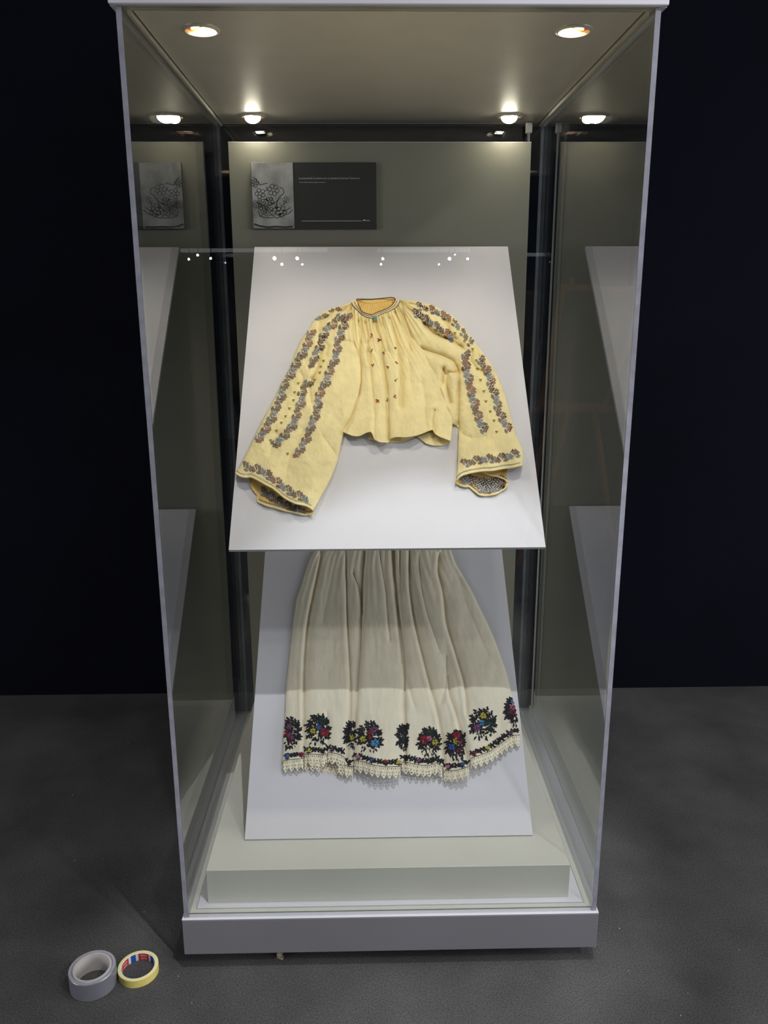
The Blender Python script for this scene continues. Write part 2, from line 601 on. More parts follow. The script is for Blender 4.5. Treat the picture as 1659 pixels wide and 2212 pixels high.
pm = MB()
yk = SY - 0.0009


def ink(pts, w, m=0, y=yk):
    a, c = ribbon2d(pts, w)
    vs = [(p[0], y, p[1]) for p in a] + [(p[0], y, p[1]) for p in c]
    n = len(a)
    pm.add(vs, [(i, i + 1, n + i + 1, n + i) for i in range(n - 1)], m)


def PX(cx, cy):                                   # sign crop (500,320; x0.211) pixels to metres on the sign
    px, py = 500 + cx * 0.211, 320 + cy * 0.211
    return (SX0 + (px - 544 - (py - 352) * 0.035) / 270.0 * (SX1 - SX0), SZ1 - (py - 352) / 144.0 * (SZ1 - SZ0))


def petal_flower(cx, cy, r, n, w, m=0, ph=0.0):
    for k in range(n):
        a = ph + 2 * math.pi * k / n
        pts = []
        for t in np.linspace(0, 2 * math.pi, 15):
            e = (math.cos(t) * r * 0.36 + r * 0.62, math.sin(t) * r * 0.34)
            pts.append(PX(cx + e[0] * math.cos(a) - e[1] * math.sin(a), cy + e[0] * math.sin(a) + e[1] * math.cos(a)))
        ink(pts, w, m)


for (cx, cy, r, n, m_) in ((305, 465, 55, 5, 0), (440, 430, 62, 6, 0), (250, 360, 45, 5, 0), (245, 575, 40, 5, 1), (310, 555, 42, 5, 0),
                           (400, 545, 48, 5, 0), (520, 650, 60, 5, 0), (340, 625, 45, 5, 0), (400, 640, 45, 4, 0), (570, 530, 40, 5, 1)):
    petal_flower(cx, cy, r, n, 0.0016, m_, cx * 0.01)
for pts in ([(500, 400), (540, 420), (550, 460), (500, 500), (475, 560), (480, 620), (440, 700)], [(280, 600), (360, 590), (440, 575), (500, 520)],
            [(300, 700), (340, 670), (380, 700), (420, 680), (470, 720), (520, 700), (600, 670), (635, 630)],
            [(230, 300), (260, 320), (300, 380), (380, 360)], [(350, 440), (385, 430), (360, 400)],
            [(285, 640), (300, 700), (370, 715), (440, 715)], [(500, 700), (560, 640), (620, 610)]):
    q = np.array(pts, float)
    tt = np.linspace(0, len(q) - 1, len(q) * 5)
    xx = np.interp(tt, range(len(q)), q[:, 0])
    yy = np.interp(tt, range(len(q)), q[:, 1])
    ink([PX(a, c) for a, c in zip(xx, yy)], 0.0020)
for k in range(46):
    cx, cy = random.uniform(260, 620), random.uniform(500, 690)
    if (cx - 430) ** 2 / 180 ** 2 + (cy - 600) ** 2 / 100 ** 2 < 1:
        a = random.uniform(0, 6.28)
        rr = random.uniform(9, 22)
        ink([PX(cx - rr * math.cos(a), cy - rr * math.sin(a)), PX(cx, cy), PX(cx + rr * math.cos(a + 0.5), cy + rr * math.sin(a + 0.5))],
            random.uniform(0.0012, 0.0032), random.choice((0, 0, 1)))
ink([PX(x, y) for x, y in ((240, 778), (300, 800), (380, 812), (470, 806), (560, 812), (640, 806))], 0.0052)
pm.build('print_linework', [m_ink, m_ink2], pic)


def text_mesh(body, size, materials, parent, name, place, align='LEFT'):
    """lettering as flat mesh; place maps (x, y) text coordinates to world points"""
    cu = bpy.data.curves.new('tmp_text', 'FONT')
    cu.body = body
    cu.size = size
    cu.align_x = align
    cu.resolution_u = 2
    to = bpy.data.objects.new('tmp_text', cu)
    COL.objects.link(to)
    bpy.context.view_layer.update()
    dg = bpy.context.evaluated_depsgraph_get()
    me = bpy.data.meshes.new_from_object(to.evaluated_get(dg))
    vs = [tuple(v.co) for v in me.vertices]
    fs = [list(p.vertices) for p in me.polygons]
    bpy.data.objects.remove(to)
    bpy.data.curves.remove(cu)
    bpy.data.meshes.remove(me)
    xmax = max(v[0] for v in vs)
    return mesh_obj(name, [place(v[0], v[1], xmax) for v in vs], fs, materials, parent)


def sx(px):
    return SX0 + (px - 544) / 270.0 * (SX1 - SX0)


def sz(py):
    return SZ1 - (py - 352) / 144.0 * (SZ1 - SZ0)


def flat_place(x0, x1, z):
    return lambda x, y, xm: (x0 + x / xm * (x1 - x0), SY - 0.0004, z + y)


text_mesh('Ie gorjenească și poalele care au aparținut Ecaterinei Teodoroiu', 0.0072, m_signtext, sign, 'title_lettering',
          flat_place(sx(646), sx(777), sz(387.5)))
text_mesh('Muzeul Militar Național „Regele Ferdinand I”', 0.0042, m_signtext, sign, 'subtitle_lettering',
          flat_place(sx(647), sx(705), sz(395.5)))
MB().box(sx(650), sx(781), SY - 0.0006, SY - 0.0001, sz(478.3), sz(477.3)).build('rule_line', m_signtext, sign)
lg = MB()
lg.box(sx(784), sx(789), SY - 0.0006, SY - 0.0001, sz(477.6), sz(475), 0)
for k in range(5):
    lg.box(sx(789.6 + k * 1.9), sx(790.9 + k * 1.9), SY - 0.0006, SY - 0.0001, sz(478), sz(476.2), 0)
lg.build('small_logo', m_signtext, sign)

# ------------------------------------------------------------------ garments
def crop(ox, oy, k):
    return lambda *pts: np.array([(ox + x / k, oy + y / k) for x, y in pts], float)


cA, cB = crop(490, 620, 4.338), crop(810, 620, 4.338)
cC, cD = crop(590, 1170, 4.0214), crop(850, 1170, 4.0233)
cN, cH, cK = crop(740, 630, 11.06), crop(640, 1530, 6.381), crop(890, 1490, 6.381)


def smooth1(a, w):
    if w < 1:
        return a
    k = np.exp(-0.5 * (np.arange(-3 * w, 3 * w + 1) / w) ** 2)
    k /= k.sum()
    e = 3 * w
    out = a.copy()
    for c in range(a.shape[1]):
        pad = np.concatenate([2 * a[0, c] - a[e:0:-1, c], a[:, c], 2 * a[-1, c] - a[-2:-e - 2:-1, c]])
        out[:, c] = np.convolve(pad, k, 'valid')
    return out


def resamp(p, n, sm=0.012, byx=False):
    p = np.asarray(p, float)
    if byx:
        s = (p[:, 0] - p[0, 0]) / (p[-1, 0] - p[0, 0])
    else:
        s = np.concatenate([[0], np.cumsum(np.linalg.norm(np.diff(p, axis=0), axis=1))])
        s /= s[-1]
    t = np.linspace(0, 1, n)
    q = np.stack([np.interp(t, s, p[:, 0]), np.interp(t, s, p[:, 1])], 1)
    return smooth1(q, int(sm * n))


def coons(Lb, Rb, Tb, Bb, ns, nt, sm=0.012, smb=0.006, bx=True):
    L, R_ = resamp(Lb, ns, sm), resamp(Rb, ns, sm)
    T, B = resamp(Tb, nt, sm), resamp(Bb, nt, smb, bx)
    s = np.linspace(0, 1, ns)[:, None, None]
    t = np.linspace(0, 1, nt)[None, :, None]
    T = T + (1 - t[0]) * (L[0] - T[0]) + t[0] * (R_[0] - T[-1])
    B = B + (1 - t[0]) * (L[-1] - B[0]) + t[0] * (R_[-1] - B[-1])
    G = (1 - t) * L[:, None] + t * R_[:, None] + (1 - s) * T[None] + s * B[None]
    G -= (1 - s) * (1 - t) * L[0] + (1 - s) * t * R_[0] + s * (1 - t) * L[-1] + s * t * R_[-1]
    return G[..., 0], G[..., 1], s[..., 0] + 0 * t[..., 0], t[..., 0] + 0 * s[..., 0]


def vnoise(x, y, seed):
    r = np.random.default_rng(seed).random((64, 64))
    xi, yi = np.floor(x).astype(int), np.floor(y).astype(int)
    fx, fy = x - xi, y - yi
    fx, fy = fx * fx * (3 - 2 * fx), fy * fy * (3 - 2 * fy)
    g = lambda a, b: r[a % 64, b % 64]
    return ((g(xi, yi) * (1 - fx) + g(xi + 1, yi) * fx) * (1 - fy) + (g(xi, yi + 1) * (1 - fx) + g(xi + 1, yi + 1) * fx) * fy) - 0.5


def fbm(x, y, seed, o=4):
    return sum(vnoise(x * 2 ** k, y * 2 ** k, seed + k) / 2 ** k for k in range(o))


def pdist(X, Y, pl):
    """signed distance to a polyline; the sign is + to its right when it runs down the picture"""
    best = np.full(X.shape, 1e9)
    sg = np.ones(X.shape)
    for (x0, y0), (x1, y1) in zip(pl[:-1], pl[1:]):
        dx, dy = x1 - x0, y1 - y0
        u = np.clip(((X - x0) * dx + (Y - y0) * dy) / (dx * dx + dy * dy + 1e-9), 0, 1)
        d = np.hypot(X - x0 - u * dx, Y - y0 - u * dy)
        c = (X - x0) * dy - (Y - y0) * dx
        m = d < best
        best = np.where(m, d, best)
        sg = np.where(m, np.sign(c), sg)
    return best * sg


def spl(p, n=40):
    return resamp(p, n, 0.04)


def folds(X, Y, L):
    """creases: (polyline, depth, width left, width right, ridge)"""
    H = np.zeros(X.shape)
    for pl, amp, wl, wr, rg in L:
        d = pdist(X, Y, spl(pl, 30))
        H -= amp * np.where(d < 0, np.exp(d / wl), np.exp(-d / wr))
        if rg:
            H += 0.45 * rg * np.exp(-((d + 2.2 * wl) / (1.8 * wl)) ** 2)
    return H


class Sheet:
    """a cloth surface over a board; keeps a height map in photo pixels so that stitching can lie on it"""

    def __init__(s, pl, X, Y, H):
        s.pl, s.X, s.Y, s.H = pl, X, Y, H
        s.x0, s.y0 = int(X.min()) - 3, int(Y.min()) - 3
        w, h = int(X.max()) + 4 - s.x0, int(Y.max()) + 4 - s.y0
        M = np.full((h, w), -1.0)
        np.maximum.at(M, ((Y - s.y0).astype(int).ravel(), (X - s.x0).astype(int).ravel()), H.ravel())
        s.ok = M >= 0
        for _ in range(14):
            P = np.pad(M, 1, constant_values=-1.0)
            nb = np.max([P[a:a + h, b:b + w] for a in range(3) for b in range(3)], 0)
            M = np.where(M < 0, nb, M)
            if _ == 0:
                s.ok = M >= 0
        s.M = M

    def h(s, px, py):
        i = np.clip((np.asarray(py) - s.y0).astype(int), 0, s.M.shape[0] - 1)
        j = np.clip((np.asarray(px) - s.x0).astype(int), 0, s.M.shape[1] - 1)
        return s.M[i, j]

    def mesh(s, name, m, parent, mask=None, roll=(0, 0)):
        X, Y, H = s.X, s.Y, s.H
        for side in (0, 1):                       # side edges roll under, down to the board
            if not roll[side]:
                continue
            e, i = (0, 8) if side == 0 else (-1, -9)
            cols = []
            for k, (sh_, hh) in enumerate(((-0.25, 0.80), (-0.30, 0.55), (0.1, 0.28), (0.8, 0.06))):
                f = sh_ * roll[side] / (np.hypot(X[:, i] - X[:, e], Y[:, i] - Y[:, e]) + 1e-6)
                cols.append((X[:, e] + (X[:, i] - X[:, e]) * f, Y[:, e] + (Y[:, i] - Y[:, e]) * f, 0.0012 + (H[:, e] - 0.0012) * hh))
            if side == 0:
                cols = cols[::-1]
            cx_, cy_, ch_ = (np.stack([c[k] for c in cols], 1) for k in range(3))
            if side == 0:
                X, Y, H = np.hstack([cx_, X]), np.hstack([cy_, Y]), np.hstack([ch_, H])
            else:
                X, Y, H = np.hstack([X, cx_]), np.hstack([Y, cy_]), np.hstack([H, ch_])
        P = s.pl.at(X, Y, H)
        ns, nt = X.shape
        idx = np.arange(ns * nt).reshape(ns, nt)
        q = np.stack([idx[:-1, :-1], idx[1:, :-1], idx[1:, 1:], idx[:-1, 1:]], -1)
        q = q[mask] if mask is not None else q.reshape(-1, 4)
        V = P.reshape(-1, 3)
        if mask is not None:
            used = np.unique(q)
            rm = np.zeros(ns * nt, int)
            rm[used] = np.arange(len(used))
            V, q = V[used], rm[q]
        return mesh_obj(name, V, q, m, parent, smooth=True)


class Stitch:
    """flat stitched shapes laid on a sheet"""

    def __init__(s, sh):
        s.sh, s.P, s.f, s.m = sh, [], [], []

    def poly(s, pts, m, lift=0.0008):
        pts = np.asarray(pts, float)
        ii, jj = (pts[:, 1] - s.sh.y0).astype(int), (pts[:, 0] - s.sh.x0).astype(int)
        if ii.min() < 0 or jj.min() < 0 or ii.max() >= s.sh.ok.shape[0] or jj.max() >= s.sh.ok.shape[1] or not s.sh.ok[ii, jj].all():
            return                                # off the cloth
        h = s.sh.h(pts[:, 0], pts[:, 1])
        h = np.maximum(h, h.mean()) + lift
        o = len(s.P)
        s.P += [(a[0], a[1], c) for a, c in zip(pts, h)]
        s.f.append(list(range(o, o + len(pts))))
        s.m.append(m)

    def leaf(s, x, y, a, l, w, m, lift=0.0008):
        c, sn = math.cos(a), math.sin(a)
        pr = [(0, 0), (0.25, 0.8), (0.55, 1.0), (0.85, 0.55), (1, 0), (0.85, -0.55), (0.55, -1.0), (0.25, -0.8)]
        s.poly([(x + l * u * c - w * v * 0.5 * sn, y + l * u * sn + w * v * 0.5 * c) for u, v in pr], m, lift)

    def dot(s, x, y, r, m, lift=0.0008, n=7, ry=None):
        ry = ry or r
        s.poly([(x + r * math.cos(6.2832 * k / n), y + ry * math.sin(6.2832 * k / n)) for k in range(n)], m, lift)

    def diamond(s, x, y, r, a, m, lift=0.0008):
        s.poly([(x + r * math.cos(a + k * 1.5708), y + r * math.sin(a + k * 1.5708)) for k in range(4)], m, lift)

    def line(s, pts, w, m, lift=0.0008):
        P = np.asarray(pts, float)
        T = np.gradient(P, axis=0)
        T /= np.linalg.norm(T, axis=1)[:, None] + 1e-9
        N = np.stack([-T[:, 1], T[:, 0]], 1) * w / 2
        for i in range(len(P) - 1):
            s.poly([P[i] + N[i], P[i + 1] + N[i + 1], P[i + 1] - N[i + 1], P[i] - N[i]], m, lift)

    def build(s, name, mats, parent):
        Q = np.array(s.P)
        return mesh_obj(name, s.sh.pl.at(Q[:, 0], Q[:, 1], Q[:, 2]), s.f, mats, parent, mi=s.m)


def edge_tube(sh_pl, pts, H, r, name, m, parent, n=60):
    q = resamp(pts, n, 0.02)
    Hh = np.full(n, H) if np.isscalar(H) else np.asarray(H)
    return MB().tube([tuple(v) for v in sh_pl.at(q[:, 0], q[:, 1], Hh)], r, 8).build(name, m, parent, smooth=True)


def puff(t, p=4.0):
    return np.sqrt(np.clip(1 - np.abs(2 * t - 1) ** p, 0, 1))


m_yel = mat('yellow_linen', S(236, 218, 162), 0.85, var=0.06, vscale=25, bump=0.35, bscale=900, spec=0.15, sheen=0.15)
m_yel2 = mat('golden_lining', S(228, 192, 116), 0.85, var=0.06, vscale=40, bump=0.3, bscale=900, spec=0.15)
m_cream = mat('cream_linen', S(238, 228, 204), 0.85, var=0.05, vscale=18, bump=0.35, bscale=900, spec=0.15, trans=0.12)
m_lace = mat('lace_cotton', S(236, 226, 198), 0.85, var=0.08, vscale=120, bump=0.6, bscale=700, spec=0.1)
th = lambda n, r, g, b: mat('thread_' + n, S(r, g, b), 0.7, var=0.12, vscale=300, bump=0.5, bscale=1200, spec=0.25)
m_brown, m_bluegrey, m_white_t, m_green, m_redt, m_piping = (th('brown', 100, 76, 62), th('blue_grey', 112, 120, 132), th('white', 232, 226, 206),
                                                            th('olive', 150, 138, 40), th('red', 160, 66, 58), th('dark_brown', 78, 50, 38))
m_rust, m_turq, m_drk = th('rust', 132, 84, 66), th('turquoise', 84, 168, 190), th('black', 26, 26, 30)
SKC = [m_drk, th('crimson', 126, 24, 38), th('blue', 50, 84, 152), th('yellow', 180, 168, 54), th('purple', 102, 62, 96), th('dark_green', 28, 56, 48),
       th('pink', 178, 100, 130), th('sky', 62, 130, 176), m_white_t, th('maroon', 84, 28, 44)]

# ---- skirt
skirt = thing('embroidered_skirt', tuple(B2.pt(0, 0.2)), 'cream pleated skirt with floral embroidery and lace hem on the lower board', 'skirt')
skL = np.concatenate([[(703, 1108)], cC((370, 70), (330, 140), (290, 250), (250, 390), (210, 500), (190, 640), (170, 780), (150, 950), (135, 1100),
                     (118, 1250), (110, 1400), (105, 1550), (95, 1650), (90, 1800), (83, 1908))])
skR = np.concatenate([[(948, 1108)], cD((490, 60), (530, 180), (600, 300), (680, 440), (750, 590), (820, 730), (880, 870), (930, 1010), (970, 1120),
                     (1000, 1240), (1030, 1350), (1060, 1450), (1085, 1560), (1100, 1680))])
HEM = [cC((83, 1908), (150, 1897), (262, 1885)), cC((269, 1852), (350, 1847), (440, 1857), (468, 1842)),
       cC((472, 1838), (500, 1832), (560, 1845), (618, 1870)), cC((624, 1950), (694, 1956)),
       cC((702, 1902), (780, 1912), (880, 1945), (980, 1958), (1106, 1953)),
       cD((70, 1918), (110, 1918), (200, 1940), (300, 1950), (380, 1925), (428, 1960)),
       cD((438, 1987), (520, 1995), (600, 1975), (658, 1952)),
       cD((670, 1890), (690, 1878), (760, 1855), (850, 1820), (940, 1750), (1030, 1690), (1100, 1680))]
skB = np.concatenate(HEM)
X, Y, Sg, Tg = coons(skL, skR, [(703, 1108), (948, 1108)], skB, 430, 430, 0.012, 0.003)
SKF = [(cC((420, 60), (400, 200), (370, 340), (340, 480), (310, 620), (285, 800), (270, 1000), (262, 1200), (262, 1400), (263, 1600), (266, 1900)), .011, 3.0, 9, .004),
       (cC((560, 60), (530, 200), (480, 420), (430, 700)), .004, 8, 12, 0),
       (cC((630, 60), (635, 300), (640, 600), (650, 850), (665, 1100), (670, 1300), (668, 1560), (650, 1720), (640, 1900)), .010, 3.5, 5, .003),
       (cC((695, 270), (740, 400), (765, 520), (772, 620)), .006, 3, 5, .002),
       (cC((800, 60), (782, 300), (775, 500), (770, 700), (760, 950), (745, 1150), (728, 1400), (704, 1650), (698, 1930)), .012, 9, 3.0, 0),
       (cC((920, 60), (945, 250), (975, 450), (990, 650), (1010, 850)), .006, 3, 7, .002),
       (cC((1030, 60), (1050, 300), (1070, 480), (1090, 700), (1110, 900), (1125, 1050)), .008, 3, 7, .003),
       (cC((468, 1480), (480, 1620), (470, 1850)), .005, 4, 5, .002),
       (cD((10, 60), (10, 300), (30, 500), (60, 750), (85, 950), (100, 1150), (100, 1400), (108, 1650), (108, 1900)), .012, 9, 3.0, 0),
       (cD((140, 60), (130, 350), (160, 600), (200, 800), (250, 1000), (300, 1200), (350, 1380), (400, 1550), (430, 1800), (436, 1960)), .011, 3.0, 8, .003),
       (cD((110, 1180), (150, 1320), (185, 1440)), .005, 4, 6, .002),
       (cD((232, 60), (220, 200), (240, 400), (290, 620), (350, 800), (400, 950)), .006, 4, 9, .002),
       (cD((60, 60), (55, 250), (62, 420)), .006, 4, 4, 0),
       (cD((400, 100), (375, 230), (420, 400), (440, 530), (450, 700), (500, 850), (560, 1050), (620, 1250), (640, 1500)), .011, 3.0, 8, .004),
       (cD((462, 1000), (462, 1150), (450, 1280), (420, 1400)), .006, 5, 4, 0),
       (cD((470, 1180), (490, 1350), (540, 1480), (590, 1680), (650, 1930)), .010, 3.0, 6, .003),
       (cD((560, 320), (640, 560), (740, 800), (830, 1000)), .004, 9, 12, 0),
       (cD((1005, 1400), (1012, 1550), (1030, 1690)), .006, 3, 5, .002)]
H = 0.010 * puff(Tg, 8) + 0.0065
H += 1.3 * folds(X, Y, SKF) + 0.002
gath = np.cos(2 * math.pi * (17 * Tg + 1.2 * vnoise(Tg * 9, Sg * 2, 3))) + 0.6 * np.cos(2 * math.pi * 29 * Tg + 2)
H += 0.0022 * gath * np.clip(1 - Sg * 2.4, 0, 1) ** 1.2 + 0.0004 * gath * np.clip(1 - Sg * 1.2, 0, 1)
H += 0.0060 * fbm(X / 45, Y / 150, 11) + 0.0010 * fbm(X / 12, Y / 18, 21)
hemup = np.clip((Sg - 0.62) / 0.38, 0, 1) ** 1.6
H += hemup * (0.009 + 0.026 * np.exp(-((Tg - 0.42) / 0.13) ** 2) + 0.024 * np.exp(-((Tg - 0.80) / 0.09) ** 2))
H = np.maximum(H, 0.0022)
sk = Sheet(B2, X, Y, H)
body = sk.mesh('skirt_cloth', m_cream, skirt, None, (4, 4))
# waistband, out of sight under the upper board
wx = np.linspace(700, 951, 60)
WX, WY = np.meshgrid(wx, np.linspace(1100, 1113, 8))
Sheet(B2, WX, WY, 0.012 + 0.004 * np.sin((WY - 1100) / 13 * math.pi)).mesh('waistband', m_cream, skirt)


def lace(hem, drop, lift, ph=0.0):
    n = max(24, int(np.linalg.norm(np.diff(hem, axis=0), axis=1).sum() / 0.95))
    q = resamp(hem, n, 0.02)
    nr = 26
    k = np.linspace(0, 1, nr)[:, None]
    arc = np.concatenate([[0], np.cumsum(np.linalg.norm(np.diff(q, axis=0), axis=1))])[None]
    fan = 0.10 * np.sin(arc / 13.0 * 2 * math.pi + ph)
    LX = q[None, :, 0] + 0 * k + fan * k * 6
    LY = q[None, :, 1] - 1.0 + k * (drop + 1)
    h0 = sk.h(q[:, 0], q[:, 1] - 2.5)[None] * np.ones((nr, 1))
    LH = np.maximum(h0 * (1 - 0.12 * k) + lift + 0.0022 * np.sin(arc / 13.0 * 2 * math.pi + ph + 1) * k + 0.0010 * fbm(LX / 5, LY / 5, 5), 0.0016)
    a = (arc / 13.0 + ph) % 1.0
    kk = k * drop
    edge = drop * (0.62 + 0.38 * (1 - np.abs(2 * a - 1)) ** 0.8)
    inside = kk <= edge + 0 * a
    slit = (np.abs(kk - 0.17 * drop) < 1.5) & ((arc / 4.3) % 1.0 < 0.30)
    hol = ((np.abs(kk - 0.50 * drop) < 1.5) & ((arc / 6.5) % 1.0 < 0.36)) | ((np.abs(kk - 0.74 * drop) < 1.3) & (np.abs(a - 0.5) < 0.13))
    M = (inside & ~slit & ~hol)[:-1, :-1]
    Sheet(B2, LX, LY, LH).mesh('lace_trim', m_lace, skirt, M)


for i, hseg in enumerate(HEM):
    lace(hseg, 25.5, -0.001 if i == 3 else 0.0006, i * 0.37)
lace(cC((272, 1905), (380, 1915), (480, 1940), (560, 1948), (640, 1950)), 21, -0.004, 0.2)
for hseg in HEM:
    st = Stitch(sk)
    st.line(resamp(hseg, 40, 0.02) - [0, 0.6], 1.0, 0, 0.0012)
    st.build('hem_line', [m_drk], skirt)

rnd = random.Random(3)


def bouquet(cx, cy, w, h, flowers, clip=None):
    """flowers: (x, y, r, colour index); sprigs and stems fill the rest"""
    st = Stitch(sk)
    ok = lambda x, y: (clip is None or clip[0] < x < clip[1])
    bx, by = cx, cy + 0.30 * h
    for k in range(13):                           # sprigs with paired leaves around the head
        a = math.radians(-205 + 230 * k / 12 + rnd.uniform(-6, 6))
        r0, r1 = 0.26, 0.5 + rnd.uniform(-0.05, 0.03)
        x0, y0 = cx + w * r0 * math.cos(a), cy + h * r0 * math.sin(a)
        x1, y1 = cx + w * r1 * math.cos(a), cy + h * r1 * math.sin(a)
        if not ok(x1, y1) or not ok(x0, y0):
            continue
        st.line([(x0, y0), ((x0 + x1) / 2, (y0 + y1) / 2), (x1, y1)], 1.5, 0)
        b = math.atan2(y1 - y0, x1 - x0)
        for u, sd in ((0.2, 1), (0.3, -1), (0.55, 1), (0.65, -1), (0.85, 1), (0.95, 0)):
            st.leaf(x0 + (x1 - x0) * u, y0 + (y1 - y0) * u, b + sd * 0.9, rnd.uniform(5.5, 7.5), rnd.uniform(3.4, 4.8), 0, 0.0009)
    for k in range(46):                           # dark foliage between the flowers and the stems below
        a = rnd.uniform(0, 6.28)
        r = math.sqrt(rnd.random()) * 0.34
        x, y = cx + w * r * math.cos(a), cy + h * r * math.sin(a)
        if ok(x, y):
            st.leaf(x, y, rnd.uniform(0, 6.28), rnd.uniform(5.5, 9), rnd.uniform(3.6, 5.4), 0, 0.0010)
    for k in range(26):
        x = cx + w * rnd.uniform(-0.30, 0.30)
        y = by + h * rnd.uniform(-0.12, 0.14)
        if ok(x, y):
            st.leaf(x, y, math.radians(90) + (x - cx) / w * -1.6 + rnd.uniform(-0.4, 0.4), rnd.uniform(6, 9.5), rnd.uniform(2.4, 3.8), 0 if k % 6 else 8, 0.0010 if k % 6 else 0.0013)
    for (x, y, r, c) in flowers:
        if not ok(x, y):
            continue
        for k in range(9):                        # dark leaves frame each flower head
            a = 6.2832 * k / 9 + rnd.random() * 0.4
            st.leaf(x + 0.5 * r * math.cos(a), y + 0.5 * r * math.sin(a), a + rnd.uniform(-0.5, 0.5), r * 0.95, r * 0.55, 0, 0.0014)
        np_ = 7 if r > 5 else 5
        for k in range(np_):
            a = 6.2832 * k / np_ + rnd.random() * 0.5
            st.leaf(x + 0.1 * r * math.cos(a), y + 0.1 * r * math.sin(a), a, r * rnd.uniform(0.75, 1.1), r * rnd.uniform(0.4, 0.62), c, 0.0019)
        for k in range(3):
            a = rnd.random() * 6.28
            st.leaf(x, y, a, r * 0.7, r * 0.14, 0 if k else 6 if c in (1, 4, 9) else 0, 0.0023)
    st.build('embroidered_bouquet', SKC, skirt)


def fl(cf, *L):
    out = []
    for x, y, r, c in L:
        p_ = cf((x, y))[0]
        out.append((p_[0], p_[1], 1.22 * r / 6.381, c))
    return out


def bq(cf, x, y, w, h, L, clip=None):
    p_ = cf((x, y))[0]
    c_ = None if clip is None else (cf((clip[0], 0))[0][0], cf((clip[1], 0))[0][0])
    bouquet(p_[0], p_[1], w / 6.381, h / 6.381, fl(cf, *L), c_)


bq(cH, 310, 300, 340, 420, [(360, 170, 44, 5), (230, 310, 40, 3), (308, 262, 32, 2), (392, 335, 56, 1)], (100, 462))
bq(cH, 1010, 400, 350, 400, [(1080, 295, 46, 4), (1008, 330, 30, 1), (1016, 400, 28, 1), (920, 425, 40, 3), (1090, 480, 52, 7)])
bq(cH, 790, 380, 260, 380, [(775, 405, 34, 3), (752, 330, 26, 5)], (660, 806))
bq(cH, 1515, 400, 260, 360, [(1490, 430, 40, 5), (1498, 330, 26, 0)], (1390, 1532))
bq(cH, -70, 350, 250, 430, [(-95, 250, 40, 4), (-150, 340, 42, 1), (-80, 380, 46, 4), (-70, 430, 36, 9)], (-178, 60))
bq(cK, 240, 720, 300, 380, [(170, 690, 58, 1), (242, 668, 30, 6), (320, 722, 36, 3), (268, 600, 34, 5)])
bq(cK, 620, 770, 300, 400, [(620, 625, 50, 1), (600, 712, 36, 3), (668, 722, 48, 9), (552, 790, 42, 2), (650, 840, 40, 9)], (440, 735))
bq(cK, 975, 475, 360, 430, [(980, 355, 40, 3), (960, 452, 40, 7), (1072, 482, 58, 5), (895, 522, 50, 4)])
bq(cK, 1400, 300, 230, 400, [(1392, 160, 34, 7), (1384, 240, 44, 6), (1372, 305, 46, 9), (1430, 320, 36, 9)], (1270, 1478))
st = Stitch(sk)
cc = [2, 1, 3, 0, 4, 0, 6]
ci = 0
for hs, hseg in enumerate(HEM):
    Ln = np.linalg.norm(np.diff(hseg, axis=0), axis=1).sum()
    n = max(3, int(Ln / 5.8))
    q = resamp(hseg, n * 2 + 1, 0.02)
    for k in range(1, n * 2, 2):
        x, y = q[k]
        y -= 10.5 + 1.5 * math.sin(k * 1.7)
        if (k // 2) % 5 == 1:
            c = cc[ci % 7]
            ci += 1
            for a in (-2.2, -1.57, -0.95):
                st.leaf(x, y + 4, a, 9.5, 4.2, c, 0.0012)
            for a in (0.3, 2.8, 1.57):
                st.leaf(x, y + 4, a, 6, 2.6, 0, 0.0009)
        else:
            for a in (rnd.uniform(-2.7, -2.0), rnd.uniform(-1.2, -0.4), rnd.uniform(0.2, 1.0), rnd.uniform(2.0, 2.9)):
                st.leaf(x, y, a, rnd.uniform(6.0, 9.0), rnd.uniform(3.4, 5.0), 0, 0.0010)
            st.dot(x, y, 1.8, 0, 0.0012)
st.build('embroidered_border', SKC, skirt)

# ---- blouse
blouse = thing('embroidered_blouse', tuple(B1.pt(0, 0.25)), 'yellow linen blouse with wide embroidered sleeves spread on the upper board', 'blouse')
slL_out = cA((1200, 125), (1130, 160), (1060, 182), (980, 205), (900, 245), (850, 272), (812, 330), (785, 380), (740, 440), (700, 500), (670, 570), (630, 660),
             (590, 770), (550, 835), (512, 910), (488, 980), (450, 1050), (390, 1160), (340, 1250), (300, 1330), (250, 1440), (205, 1530), (160, 1620), (120, 1690), (85, 1745))
slL_in = cA((1195, 150), (1185, 300), (1190, 465), (1228, 560), (1250, 700), (1255, 880), (1230, 1020), (1190, 1150), (1150, 1250), (1105, 1330), (1085, 1400),
            (1062, 1480), (1050, 1560), (1030, 1640), (1000, 1720), (970, 1790), (930, 1870), (880, 1960), (850, 2020), (810, 2092))
slL_b = cA((85, 1745), (130, 1778), (180, 1785), (230, 1778), (300, 1815), (370, 1855), (430, 1885), (480, 1925), (530, 1970), (580, 2000), (650, 2033), (720, 2042), (770, 2060), (810, 2092))
slR_out = cB((238, 120), (330, 130), (430, 145), (520, 165), (600, 205), (680, 245), (740, 290), (800, 350), (860, 420), (910, 485), (960, 560), (1000, 610), (1040, 665),
             (1080, 715), (1110, 770), (1140, 830), (1165, 890), (1200, 960), (1220, 1030), (1240, 1110), (1260, 1190), (1285, 1270), (1310, 1370), (1350, 1450),
             (1375, 1510), (1387, 1590), (1378, 1668))
slR_in = cB((236, 150), (290, 300), (345, 430), (415, 575), (460, 650), (560, 830), (640, 1020), (690, 1180), (722, 1285), (782, 1308), (784, 1400), (780, 1500),
            (778, 1650), (770, 1750), (757, 1828))
